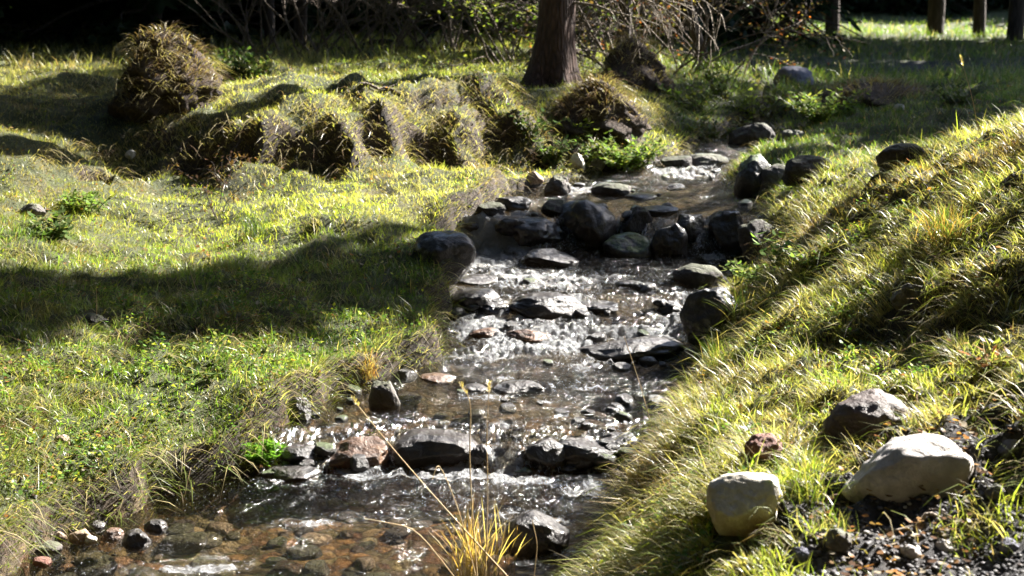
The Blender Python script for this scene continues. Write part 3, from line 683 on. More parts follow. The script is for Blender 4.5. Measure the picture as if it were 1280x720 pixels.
def cover(n, rng):
    x, y = fan(n, 3.2, 10.5, .42, rng); l, r = edges(y); od = out_dist(x, y)
    near_edge = np.exp(-np.maximum(0, od) / .45)
    m = fbm(x * 2.2, y * 2.2, 71, 3) + .35 * near_edge - .1 * (x > r) - .25 * (y > 6.3)
    k = (m > .12) & (od > .01) & rock_free(x, y) & (gravel_mask(x, y) < .5); x, y = x[k], y[k]; c = len(x)
    P = np.stack([x, y, hz(x, y) + rng.uniform(.01, .05, c)], 1); s = rng.uniform(.006, .015, c)
    col = np.where(rng.uniform(0, 1, (c, 1)) < .7, PAL['green'] * np.array([.85, .95, 1.0]), PAL['lime'] * .75) * rng.uniform(.6, 1.3, (c, 1))
    return leaves(P, s * 1.3, s, rng.uniform(0, 6.28, c), rng.uniform(-.3, .8, c), col)
V, Q, T, C = cover(95000, RNG)
tag(obj('ground_cover', np_mesh('ground_cover', V, [Q, T], M_LEAF, C)), 'small-leaved green ground cover creeping over the bank edges', 'ground cover', kind='stuff')
# fallen leaves
def litter(n, rng):
    x, y = fan(n, 2.8, 14, .42, rng); k = (out_dist(x, y) > .02) & (fbm(x * 1.5, y * 1.5, 81, 2) + .3 * (y > 9) > .0); x, y = x[k], y[k]; c = len(x)
    P = np.stack([x, y, hz(x, y) + rng.uniform(.01, .03, c)], 1); s = rng.uniform(.008, .018, c)
    pal = np.array([(.22, .12, .06), (.32, .2, .1), (.12, .07, .045), (.35, .16, .05), (.42, .36, .28)]); col = pal[rng.integers(0, 5, c)] * rng.uniform(.6, 1.2, (c, 1))
    return leaves(P, s * 1.4, s, rng.uniform(0, 6.28, c), rng.uniform(-.3, .6, c), col)
V, Q, T, C = litter(16000, RNG)
tag(obj('leaf_litter', np_mesh('leaf_litter', V, [Q, T], M_LEAF, C)), 'scattered brown fallen leaves lying in the grass', 'fallen leaves', kind='stuff')

# gravel on the near right corner (+ a little on the pebble spit)
def gravel_mesh(n, rng):
    V0, F0 = ICO[2]; Vs = []; Fs = []; Cs = []
    x, y = fan(n * 6, 2.3, 4.5, .55, rng); k = gravel_mask(x, y) > .35; x, y = x[k][:n], y[k][:n]
    px = []; 
    for _ in range(500):
        w = on_water(rng.uniform(20, 260), rng.uniform(655, 715)); px.append((w[0], w[1]))
    px = np.array(px); kk = out_dist(px[:, 0], px[:, 1]) > -.14; px = px[kk]
    x = np.concatenate([x, px[:, 0]]); y = np.concatenate([y, px[:, 1]]); z = hz(x, y)
    pal = np.array([(.035, .032, .038), (.06, .056, .064), (.12, .112, .12), (.34, .33, .32), (.09, .06, .05)])
    for i in range(len(x)):
        s = rng.uniform(.002, .008) * (1.3 if rng.random() < .1 else 1)
        j = rng.integers(0, 1000); v = V0 * (1 + .5 * perlin3(V0[:, 0] * 1.3 + j, V0[:, 1] * 1.3, V0[:, 2] * 1.3))[:, None] * np.array([s, s * rng.uniform(.6, 1), s * rng.uniform(.4, .8)])
        a = rng.uniform(0, 6.28); R = np.array([[math.cos(a), -math.sin(a), 0], [math.sin(a), math.cos(a), 0], [0, 0, 1]])
        Vs.append(v @ R.T + [x[i], y[i], z[i] + s * .25]); Fs.append(F0 + i * len(V0)); Cs.append(np.tile(pal[rng.choice(5, p=[.34, .3, .2, .06, .1])] * rng.uniform(.7, 1.2), (len(V0), 1)))
    return np.concatenate(Vs), np.concatenate(Fs), np.concatenate(Cs)
m, nt, out = new_mat('gravel'); a = N(nt, 'Attribute', attribute_name='Col'); p = N(nt, 'BsdfPrincipled'); p.inputs['Roughness'].default_value = .7
nn_ = noise(nt, 300, 3); nt.links.new(mixc(nt, .6, a.outputs['Color'], ramp(nt, nn_.outputs[0], [(.3, (.5, .5, .5)), (.7, (1.3, 1.3, 1.3))]), 'MULTIPLY'), p.inputs['Base Color']); nt.links.new(p.outputs[0], out.inputs[0]); M_GRAVEL = m
V, Fq, C = gravel_mesh(9500, RNG)
tag(obj('gravel', np_mesh('gravel', V, [Fq], M_GRAVEL, C, True)), 'loose dark grey gravel in the near right corner and on the pebble spit', 'gravel', kind='stuff')

# ------------------------------------------------------------------ tubes and branching
class Tubes:
    def __init__(s): s.V = []; s.F = []; s.n = 0
    def add(s, pts, rads, k=5):
        pts = np.asarray(pts, float); rads = np.asarray(rads, float); n = len(pts)
        d = np.gradient(pts, axis=0); d /= np.linalg.norm(d, axis=1)[:, None] + 1e-9
        ref = np.array([0.3, .2, 1.0]) if abs(d[0, 2]) < .9 else np.array([1, .1, 0])
        a = np.cross(d, ref); a /= np.linalg.norm(a, axis=1)[:, None] + 1e-9; b = np.cross(d, a)
        th = np.arange(k) * 2 * np.pi / k
        ring = pts[:, None] + rads[:, None, None] * (np.cos(th)[None, :, None] * a[:, None] + np.sin(th)[None, :, None] * b[:, None])
        s.V.append(ring.reshape(-1, 3)); i = np.arange(n - 1)[:, None] * k + np.arange(k)[None]; j = np.arange(n - 1)[:, None] * k + (np.arange(k)[None] + 1) % k
        s.F.append(np.stack([i, j, j + k, i + k], -1).reshape(-1, 4) + s.n); s.n += n * k
    def mesh(s, name, mat): return np_mesh(name, np.concatenate(s.V), [np.concatenate(s.F)], mat, None, True)
def wobble(p0, d, L, n, r, droop=0.0, jit=.12):
    pts = [np.array(p0, float)]; d = np.array(d, float); d /= np.linalg.norm(d)
    for i in range(n):
        d = d + np.array([r.gauss(0, jit), r.gauss(0, jit), r.gauss(0, jit) - droop]); d /= np.linalg.norm(d)
        pts.append(pts[-1] + d * L / n)
    return np.array(pts)

# ---- conifers
def conifer_parts(seed, H, R, base, trunk_r, dens=1.0, card=.16):
    r = random.Random(seed); rng = np.random.default_rng(seed)
    t = Tubes(); pts = np.array([[.05 * math.sin(z * .7 + seed), .05 * math.cos(z * .6), z] for z in np.linspace(-.3, H, 14)])
    t.add(pts, trunk_r * (1 - np.linspace(0, .95, 14)), 10)
    tr = t.mesh('trunk', M_BARKD)
    b = Tubes(); LP = []; LD = []
    z = base
    while z < H - .3:
        f = (z - base) / (H - base); rr_ = R * (1 - f) ** .8 * (.75 + .25 * min(1, f * 6)); nb = max(4, int(7 * dens * (1 - f * .3)))
        a0 = r.uniform(0, 6.28)
        for i in range(nb):
            a = a0 + i * 6.28 / nb + r.uniform(-.3, .3); L = rr_ * r.uniform(.7, 1.12)
            p = wobble((0, 0, z + r.uniform(-.15, .15)), (math.cos(a), math.sin(a), .12), L, 6, r, .09, .07)
            b.add(p, np.linspace(.03, .006, 7), 4)
            m_ = int(L * 46 * dens) + 6
            tt = rng.uniform(.15, 1, m_); q = np.stack([np.interp(tt * 6, range(7), p[:, c]) for c in range(3)], 1)
            sd = np.array([-math.sin(a), math.cos(a), 0]); off = rng.normal(0, .16, m_) * (1.2 - tt * .5) * L * .55
            q = q + off[:, None] * sd + np.stack([np.zeros(m_), np.zeros(m_), -np.abs(off) * .35 - rng.uniform(0, .12, m_)], 1)
            LP.append(q); dd = np.stack([np.cos(a) + rng.normal(0, .6, m_), np.sin(a) + rng.normal(0, .6, m_), rng.uniform(-.9, .1, m_)], 1); LD.append(dd)
        z += r.uniform(.26, .4) / dens
    P = np.concatenate(LP); Dd = np.concatenate(LD); az = np.arctan2(Dd[:, 1], Dd[:, 0]); n = len(P)
    V, Q, T, C = leaves(P, rng.uniform(.7, 1.3, n) * card, rng.uniform(.7, 1.3, n) * card * .42, az, np.clip(Dd[:, 2], -1.2, .3), np.array([.018, .032, .012]) * rng.uniform(.6, 1.6, (n, 1)))
    return tr, b.mesh('branches', M_BARKD), np_mesh('crown', V, [Q, T], M_NEEDLE, C)
def place_tree(meshes, x, y, label, group, s=1.0, rz=0, name='conifer', cat='tree'):
    e = empty(name, (x, y, float(hz(x, y)[0]) - .05), rz); e.scale = (s, s, s)
    for nm, me in zip(('trunk', 'branches', 'crown'), meshes): obj(nm, me, e)
    return tag(e, label, cat, group)
CON = [conifer_parts(1, 9.5, 2.3, 3.1, .13, 1.1), conifer_parts(2, 11, 2.6, 3.3, .16, 1.05), conifer_parts(3, 8, 2.1, 2.8, .11, 1.2)]
CONL = [conifer_parts(4, 9, 2.6, .25, .13, 1.0, .2), conifer_parts(5, 7, 2.3, .15, .10, 1.1, .2)]

def px_x(px, Y, z=.9): return (px - 640) / F * (Y * cP + (CAMZ - z) * sP)
G1 = 'conifers along the far side of the clearing'
for px, Y, k, lab, s in [(1043, 24, 0, 'bare-stemmed conifer left of the bright far lawn', 1), (1165, 25, 1, 'slim conifer trunk near the pale far track, second from the right', 1), (1272, 22, 0, 'conifer trunk cut by the right edge of the photo', 1.05),
                      (1222, 24, 2, 'slim conifer trunk between the track and the right edge of the photo', 1), (1003, 27, 2, 'thin conifer trunk just left of the bright far lawn', 1), (984, 25, 0, 'conifer with a thicker trunk left of the pair before the bright lawn', .95), (947, 23, 1, 'conifer above the autumn shrub, leftmost of the far trunks', .9)]:
    place_tree(CON[k], px_x(px, Y), Y, lab, G1, s, rr.uniform(0, 6))
G2 = 'dark conifers of the wood behind the meadow'
spots = []
for i in range(400):
    x = rr.uniform(-13, 3.2); y = rr.uniform(14.5, 30)
    if y < 17 and x > -2.5: continue
    if x > .5 and y < 20: continue
    if all((x - a) ** 2 + (y - b) ** 2 > 2.1 ** 2 for a, b in spots): spots.append((x, y))
for x, y in spots[:48]: place_tree(CONL[rr.randrange(2)], x, y, 'dark low-branched conifer in the shaded wood behind the left meadow', G2, rr.uniform(.85, 1.2), rr.uniform(0, 6))
G3 = 'far conifers closing the view beyond the lit lawn'
for row in range(3):
    x = -8 + row * .4
    while x < 24:
        place_tree(CONL[rr.randrange(2)], x + rr.uniform(-.3, .3), 35.5 + row * 2.2 + rr.uniform(-.5, .5), 'distant dark conifer in the row beyond the bright far lawn', G3, rr.uniform(.5, .62) + .15 * row, rr.uniform(0, 6)); x += 1.25
# shading trees outside the frame to the right (they throw the shade over the far ground)
G4 = 'conifers on the right of the clearing outside the frame'
SHADE = [(11.2,17.2),(10.3,20.6),(12.6,19.6),(14.5,23.5),(9.9,22.8),(13.5,22),(11,24),(16,22),(18,25)]
for x, y in SHADE:
    s = min(1.1, .67 * (x - 1.2) / math.sin(AZ) / 9.0) if x * math.cos(AZ) - y * math.sin(AZ) > -11.6 else 1.1
    place_tree(CON[rr.randrange(3)], x, y, 'unseen conifer at the right of the clearing, placed to shade the far ground', G4, s, rr.uniform(0, 6))

# ---- the big tree at the bank
tb = hit(690, 108, False); tb[1] = 10.25; tb[0] = px_x(688, 10.25); tb[2] = float(hz(tb[0], 10.25)[0])
big = empty('conifer', tb - [0, 0, .02]); tag(big, 'large reddish brown conifer trunk standing on the left bank beside the stream bend', 'tree')
t = Tubes(); zz = np.concatenate([np.linspace(-.3, .9, 14), np.linspace(1.1, 13, 16)])
pts = np.stack([.02 * np.sin(zz) + np.interp(zz, [0, 1], [0, .06]), np.zeros_like(zz), zz], 1)
rb = .130 * (1 - np.clip(zz, 0, 12) / 13) +   .15 * np.exp(-np.clip(zz + .12, 0, 9) / .2)
t.add(pts, rb, 28); me = t.mesh('trunk', M_BARK)
co = np.empty(len(me.vertices) * 3, np.float32); me.vertices.foreach_get('co', co); co = co.reshape(-1, 3)
ang = np.arctan2(co[:, 1], co[:, 0]); fl = np.exp(-np.clip(co[:, 2], 0, 9) / .25)
k = 1 + .22 * fl * np.sin(ang * 5 + 1) + .05 * fbm(co[:, 0] * 9, co[:, 1] * 9, co[:, 2] * 2.5, 3); co[:, :2] *= k[:, None]; me.vertices.foreach_set('co', co.ravel()); me.update()
obj('trunk', me, big)
cr = conifer_parts(11, 14, 4.6, 7.4, .05, 1.2, .28); obj('branches', cr[1], big); obj('crown', cr[2], big)
rb_ = random.Random(3)
for a, z0, L, dr in [(-.1, .75, 1.2, .12), (-.35, .9, 1.3, .14), (.2, .65, 1.0, .10), (-.8, .8, 1.0, .14), (.5, .95, 1.1, .16), (-.5, .6, .8, .10)]:
    bt = Tubes(); p = wobble((.05, 0, z0), (math.cos(a), math.sin(a), .1), L, 10, rb_, dr * .5, .05); bt.add(p, np.linspace(.012, .003, 11), 5)
    for j in range(3, 11):
        for s_ in range(2):
            q = wobble(p[j], (rb_.uniform(-.3, 1), rb_.uniform(-1, 1), -.5), rb_.uniform(.12, .4), 5, rb_, .15, .12); bt.add(q, np.linspace(.004, .0015, 6), 3)
    obj('dead_branch', bt.mesh('dead_branch', M_DEAD), big)

# ---- unseen trees, boughs placed to throw shade on the dam, meadow and far ground
def bough_tree(tx, ty, targets, label, seed=1, dens=2600):
    r = random.Random(seed); rng = np.random.default_rng(seed); z0 = float(hz(tx, ty)[0]); e = empty('shade_tree', (tx, ty, z0)); tag(e, label, 'tree')
    H = max(8.0, 0); C_ = []
    for gx, gy, ra in targets:
        g = np.array([gx, gy, float(hz(gx, gy)[0])]); s = ((tx - gx) * SUN[0] + (ty - gy) * SUN[1]) / (SUN[0] ** 2 + SUN[1] ** 2)
        if (g + SUN * s)[2] - z0 > 2.6: C_.append((g + SUN * s - [tx, ty, z0], ra))
    H = max(c[0][2] for c in C_) + .6; t = Tubes(); zt = np.linspace(-.3, H, 12); t.add(np.stack([.08 * np.sin(zt), .05 * np.cos(zt * .8), zt], 1), .17 * (1 - .8 * np.linspace(0, 1, 12)), 10)
    obj('trunk', t.mesh('trunk', M_BARKD), e); b = Tubes(); P = []
    for c, ra in C_:
        st = np.array([0, 0, max(2.0, min(H - .4, c[2] - .3 * np.hypot(c[0], c[1])))]); tt = np.linspace(0, 1, 8)[:, None]; L = st * (1 - tt) + c * tt; L[:, 2] += .25 * np.sin(tt[:, 0] * 3.1); b.add(L, np.linspace(.06, .012, 8), 5)
        for _ in range(14):
            d = rng.normal(size=3) * [1, 1, .35]; d /= np.linalg.norm(d); q = np.array([c, c + d * ra * .5, c + d * ra + [0, 0, -.05]]); b.add(q, [.012, .008, .004], 3)
        m_ = int(dens * ra * ra) + 60; d = rng.normal(size=(m_, 3)); d /= np.linalg.norm(d, axis=1)[:, None]; rad_ = rng.uniform(0, 1, m_) ** .45
        P.append(c + d * (rad_ * ra)[:, None] * [1, 1, .45] * (1 + .3 * perlin3(d[:, 0] * 2 + ra, d[:, 1] * 2, d[:, 2] * 2 + c[0]))[:, None])
    obj('branches', b.mesh('branches', M_BARKD), e); P = np.concatenate(P); n = len(P); s = rng.uniform(.06, .12, n)
    V, Q, T, C = leaves(P, s * 1.5, s, rng.uniform(0, 6.28, n), rng.uniform(-.9, .5, n), np.array([.04, .06, .015]) * rng.uniform(.6, 1.6, (n, 1))); obj('crown', np_mesh('crown', V, [Q, T], M_LEAF, C), e)
PX = lambda px, py, r: (*[float(v) for v in hit(px, py, False)[:2]], r)
bough_tree(7.6, 13.25, [PX(520,368,.30), PX(445,350,.40), PX(365,350,.42), PX(285,352,.46), PX(205,362,.42), PX(125,370,.38), PX(40,372,.42), PX(-60,385,.6), PX(330,400,.26), PX(235,405,.22), PX(660,300,.22), PX(730,296,.30), PX(810,300,.32), PX(900,306,.26), PX(870,470,.08)], 'unseen broad-leaved tree outside the frame at the right, boughs set to shade dam and meadow', 1, 1250)
bough_tree(10.2, 17.0, [PX(1110,140,.45), PX(1230,118,.5), PX(985,150,.25), PX(1180,75,1.2), PX(1080,60,1.2), PX(1060,130,.45), PX(1180,160,.4), PX(1000,185,.2), PX(870,170,.3), PX(1000,90,.5), PX(1100,90,.7), PX(1200,90,.7), PX(1270,100,.7), PX(1150,55,1.2), PX(1010,55,1.1), PX(1270,55,1.2), PX(900,60,.8), PX(960,68,.8), PX(880,62,.7), PX(940,80,.5), PX(1050,78,.6), PX(1150,85,.6), PX(1250,85,.6), PX(1080,70,1.0), PX(1180,70,1.0), PX(1270,75,1.0), PX(1100,110,.7), PX(1200,105,.8), PX(1160,125,.5), PX(950,172,.25), PX(1260,125,.5)], 'second unseen broad-leaved tree, added to shade the ground behind the right bank', 2)
bough_tree(10.6, 20.5, [PX(120,92,.5), PX(130,122,.35), PX(170,72,.8), PX(15,140,.45), PX(90,132,.45), PX(150,105,.5), PX(60,128,.4), PX(20,62,.8), PX(120,66,.8), PX(340,66,.6), PX(420,66,.8), PX(520,60,.7), PX(620,75,.4)], 'tallest unseen broad-leaved tree, added to shade the edge of the wood', 3)
# the wood goes on around the camera; unseen conifers added to block sky light
G6 = 'conifers of the wood around the viewpoint'
TALL = conifer_parts(21, 15, 4.2, 6.2, .2, 1.0, .3)
for x, y in [(-5.4, 7.2), (-4.6, 2.2), (-1.2, -2.2), (4.6, .6), (-7.5, 12.5), (3.6, -3.5), (-8.2, 4.0), (-5.5, -2.2), (1.0, -5.5), (6.6, 3.0), (-10, 8.5)]:
    place_tree(TALL, x, y, 'unseen high-crowned conifer added close outside the frame to block sky light', 'unseen high-crowned conifers added outside the frame', 1, rr.uniform(0, 6))
for i in range(34):
    a = rad(105 + i * 9.0) if i < 22 else rad(118 + (i - 22) * 15); R_ = (9.5 if i < 22 else 14) + rr.uniform(-1, 1.5)
    x, y = R_ * math.sin(a) + .5, R_ * math.cos(a) + 4
    if (x * math.cos(AZ) - y * math.sin(AZ)) < -.5 and x > 3 and y > 2: continue
    if abs(x) < .42 * y + 2.2 and y > 0: continue
    place_tree(CONL[i % 2], x, y, 'unseen dark conifer of the wood around the viewpoint, added to block sky light', G6, rr.uniform(1.3, 1.7), rr.uniform(0, 6))

# ---- bare shrubs
def shrub_tubes(seed, H, spread, stems=7, depth=2, up=.9, r0=.014):
    r = random.Random(seed); t = Tubes(); tips = []
    def grow(p, d, L, rad_, lv):
        q = wobble(p, d, L, 6, r, -.02 if lv == 0 else .02, .16); t.add(q, np.linspace(rad_, rad_ * .35, 7), 5 if lv == 0 else 3)
        if lv < depth:
            for _ in range(5):
                i = r.randint(2, 6); dd = q[min(6, i)] - q[i-1]; dd = dd / np.linalg.norm(dd) + np.array([r.gauss(0, .6), r.gauss(0, .6), r.gauss(.1, .4)])
                grow(q[i], dd, L * r.uniform(.4, .65), rad_ * .5, lv + 1)
        else: tips.extend([q[3], q[5], q[6]])
    for _ in range(stems):
        a = r.uniform(0, 6.28); grow((r.gauss(0, .08), r.gauss(0, .08), -.05), (math.cos(a) * spread, math.sin(a) * spread, up), H * r.uniform(.7, 1.1), r0 * r.uniform(.6, 1.2), 0)
    return t, np.array(tips)
def shrub(x, y, seed, H, spread, label, mat, leafcol=None, nleaf=0, ls=.03, group=None, stems=7, name='shrub', r0=.014, depth=2):
    e = empty(name, (x, y, float(hz(x, y)[0])))
    t, tips = shrub_tubes(seed, H, spread, stems, depth, .9, r0); obj('stems', t.mesh('stems', mat), e)
    if nleaf:
        rng = np.random.default_rng(seed); P = tips[rng.integers(0, len(tips), nleaf)] + rng.normal(0, .045, (nleaf, 3))
        lc = np.array(leafcol)[rng.integers(0, len(leafcol), nleaf)] * rng.uniform(.6, 1.3, (nleaf, 1)); s = rng.uniform(.6, 1.3, nleaf) * ls
        V, Q, T, C = leaves(P, s * 1.6, s, rng.uniform(0, 6.28, nleaf), rng.uniform(-.9, .6, nleaf), lc); obj('leaves', np_mesh('leaves', V, [Q, T], M_LEAF, C), e)
    return tag(e, label, 'shrub', group)
G5 = 'bare twiggy shrubs at the edge of the wood'
for i, (px, Y, H) in enumerate([(330, 13.5, 1.2), (395, 13, 1.3), (440, 14, 1.4), (480, 12.8, 1.2), (525, 13.5, 1.4), (570, 12.9, 1.3), (615, 14, 1.5), (650, 13, 1.3)]):
    shrub(px_x(px, Y), Y, 40 + i, H, .7, 'leafless tangled shrub at the dark wood edge left of the big trunk', M_TWIG, group=G5, stems=8)
shrub(px_x(740, 13), 13, 60, 1.3, .8, 'thin green-leaved shrub right behind the big trunk', M_TWIG, [(.10, .15, .03), (.2, .22, .05)], 1400, .028)
shrub(px_x(790, 12.2), 12.2, 61, 1.3, .9, 'dark bare shrub over the brown hummock behind the stream bend', M_TWIG, [(.10, .06, .03)], 250, .03, stems=10)
shrub(px_x(850, 12.5), 12.5, 62, 1.2, .9, 'autumn shrub with rust-red leaves behind the stream bend', M_TWIG, [(.16, .07, .035), (.12, .06, .03), (.14, .12, .05), (.2, .16, .1)], 1300, .022)
shrub(px_x(905, 13.6), 13.6, 63, 1.5, .8, 'tall shrub with yellow and orange leaves at the top of the photo', M_TWIG, [(.35, .10, .03), (.28, .22, .07), (.12, .13, .04), (.2, .17, .06), (.1, .08, .05)], 1900, .024)
shrub(px_x(650, 12), 12, 64, 1.0, .9, 'low green bush behind the big trunk on its left', M_TWIG, [(.10, .15, .03), (.2, .22, .05)], 1500, .026)
# young trees at the wood edge
for px, Y, rr_, H, lab, lean in [(780, 12.6, .07, 5, 'slender dark tree trunk right of the big trunk', .0), (886, 14, .06, 4, 'leaning dark trunk behind the autumn shrub', -.35), (375, 14.2, .07, 5, 'narrow dark trunk in the wood edge left of the thicket', .03), (338, 15, .06, 5, 'thin trunk farther left in the shaded wood edge', .0)]:
    x = px_x(px, Y); e = empty('young_tree', (x, Y, float(hz(x, Y)[0]) - .05)); tt_ = Tubes(); p = wobble((0, 0, 0), (lean, 0, 1), H, 10, rb_, -.01, .03); tt_.add(p, np.linspace(rr_, .015, 11), 9)
    obj('trunk', tt_.mesh('trunk', M_BARKD), e); bt = Tubes(); LPs = []
    for j in range(4, 11):
        for s_ in range(4):
            q = wobble(p[j], (rb_.uniform(-1, 1), rb_.uniform(-1, 1), .4), rb_.uniform(.4, .9), 6, rb_, .03, .15); bt.add(q, np.linspace(.012, .003, 7), 4); LPs.append(q[3:])
    obj('branches', bt.mesh('branches', M_BARKD), e); LPs = np.concatenate(LPs); rg = np.random.default_rng(int(px)); P = LPs[rg.integers(0, len(LPs), 900)] + rg.normal(0, .12, (900, 3)); s = rg.uniform(.03, .06, 900)
    V, Q, T, C = leaves(P, s * 1.5, s, rg.uniform(0, 6.28, 900), rg.uniform(-.9, .5, 900), np.array([.05, .07, .02]) * rg.uniform(.6, 1.5, (900, 1))); obj('crown', np_mesh('crown', V, [Q, T], M_LEAF, C), e)
    tag(e, lab, 'tree')

# ------------------------------------------------------------------ mounds of earth with shaggy grass
def mound(px, pyb, w, h, label, seed, soil=True, dr=.9, grass_n=2600):
    p = hit(px, pyb, False); D = depth_of(p); W_, H_ = w / F * D, h / F * D
    c = (p[0], p[1] + W_ * dr * .35); z = float(hz(*c)[0]); z = min(z, p[2] + .1)
    me = rock_mesh('earth_mound', W_ * 1.1, W_ * dr * 1.1, H_ * .93, M_SOIL, seed, .15, 5, .3)
    co = np.empty(len(me.vertices) * 3, np.float32); me.vertices.foreach_get('co', co); co = co.reshape(-1, 3)
    fz = np.clip(co[:, 2] / (H_ * .93), 0, 1); sk = 1.12 - .5 * fz ** 1.1; sk = sk + .5 * fbm(co[:, 0] / W_ * 4, co[:, 1] / W_ * 4, co[:, 2] / W_ * 4 + seed, 3); co[:, :2] *= sk[:, None]; co[:, 2] -= (H_ * .18) * np.clip(np.hypot(co[:, 0], co[:, 1]) / W_ * 2, 0, 1) ** 2
    me.vertices.foreach_set('co', co.ravel()); me.update()
    e = obj('earth_mound', me, None, (c[0], c[1], z)); tag(e, label, 'mound'); ROCKS.append((c[0], c[1], W_ * .45, W_ * dr * .45))
    co = np.empty(len(me.vertices) * 3, np.float32); me.vertices.foreach_get('co', co); co = co.reshape(-1, 3)
    nn = np.empty(len(co) * 3, np.float32); me.vertices.foreach_get('normal', nn); nn = nn.reshape(-1, 3)
    rg = np.random.default_rng(seed); idx = rg.integers(0, len(co), grass_n); idx = idx[(co[idx, 2] > 0) & (nn[idx, 2] > -.2)]; m_ = len(idx); P = co[idx]; nr = nn[idx]
    az = np.arctan2(nr[:, 1], nr[:, 0]) + rg.normal(0, .35, m_); stp = 1 - nr[:, 2]
    col = np.where((rg.uniform(0, 1, m_) < .35 + .6 * (nr[:, 2] < .5))[:, None], PAL['straw'] * .85, PAL['brown'] * 1.5) * rg.uniform(.5, 1.3, (m_, 1))
    cl = fbm(P[:, 0] * 9, P[:, 1] * 9, P[:, 2] * 9 + seed, 2); kp = cl > -.12 - .5 * (nr[:, 2] > .5); P, nr, az, stp, col, cl = P[kp], nr[kp], az[kp], stp[kp], col[kp], cl[kp]; m_ = len(P); az = az + cl * 3
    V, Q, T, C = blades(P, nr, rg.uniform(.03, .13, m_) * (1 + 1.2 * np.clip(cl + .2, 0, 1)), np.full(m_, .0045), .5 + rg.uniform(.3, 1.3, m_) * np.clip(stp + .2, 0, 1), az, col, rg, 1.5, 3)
    obj('dry_grass', np_mesh('dry_grass', V, [Q, T], M_STRAW, C), e); return e
m, nt, out = new_mat('soil'); n1 = noise(nt, 30, 6, .7); n2 = noise(nt, 8, 4, .6)
c = ramp(nt, n1.outputs[0], [(.3, (.02, .013, .009)), (.5, (.05, .033, .024)), (.72, (.12, .085, .06))])
p = N(nt, 'BsdfPrincipled'); p.inputs['Roughness'].default_value = .95; nt.links.new(c, p.inputs['Base Color']); nt.links.new(bump(nt, math_(nt, 'ADD', n1.outputs[0], n2.outputs[0]), 1, .04), p.inputs['Normal']); nt.links.new(p.outputs[0], out.inputs[0]); M_SOIL = m
mound(204, 134, 112, 98, 'tall shaggy earth mound crowned with dry grass at the edge of the dark wood', 71, grass_n=6000)
mound(790, 112, 85, 62, 'rounded brown hummock under bare twigs right of the big trunk', 72)
mound(745, 165, 110, 55, 'steep earth hummock with hanging roots just right of the big trunk', 73, grass_n=3500)
mound(1110, 128, 150, 30, 'long low hummock in the shade beyond the right bank', 76, grass_n=3000)

# ------------------------------------------------------------------ leafy plants, ferns, tufts
def leafy_plant(px, py, w, h, label, seed, cols, n=160, ls=.03, stem='thin', group=None, name='leafy_plant', water=False):
    p = hit(px, py, water); D = depth_of(p); W_, H_ = w / F * D, h / F * D; rg = np.random.default_rng(seed); r = random.Random(seed)
    e = empty(name, p - [0, 0, .01]); t = Tubes(); P = []; A = []
    for _ in range(max(5, n // 14)):
        a = r.uniform(0, 6.28); q = wobble((r.gauss(0, W_ * .12), r.gauss(0, W_ * .12), 0), (math.cos(a) * W_ * .6, math.sin(a) * W_ * .6, H_), math.hypot(W_ * .4, H_) * r.uniform(.6, 1.05), 6, r, .03, .08)
        t.add(q, np.linspace(.003, .001, 7) * max(1, D / 6), 3)
        for k in range(1, 7):
            for _ in range(max(1, n // 90)): P.append(q[k]); A.append(r.uniform(0, 6.28))
    obj('stems', t.mesh('stems', M_STEM), e); P = np.array(P); A = np.array(A); m_ = len(P); s = rg.uniform(.6, 1.3, m_) * ls
    col = np.array(cols)[rg.integers(0, len(cols), m_)] * rg.uniform(.7, 1.3, (m_, 1))
    V, Q, T, C = leaves(P, s * 1.9, s * .8, A, rg.uniform(-.5, .6, m_), col); obj('leaves', np_mesh('leaves', V, [Q, T], M_LEAF, C), e)
    return tag(e, label, 'plant', group)
m, nt, out = new_mat('green_stem'); p = N(nt, 'BsdfPrincipled'); n1 = noise(nt, 40, 3); nt.links.new(ramp(nt, n1.outputs[0], [(.3, (.06, .08, .02)), (.7, (.14, .13, .05))]), p.inputs['Base Color']); nt.links.new(p.outputs[0], out.inputs[0]); M_STEM = m
LG = [(.15, .22, .05), (.11, .17, .05), (.18, .19, .06)]; MG = [(.06, .10, .03), (.1, .14, .05), (.12, .12, .05)]; YG = [(.26, .30, .07), (.2, .24, .06)]
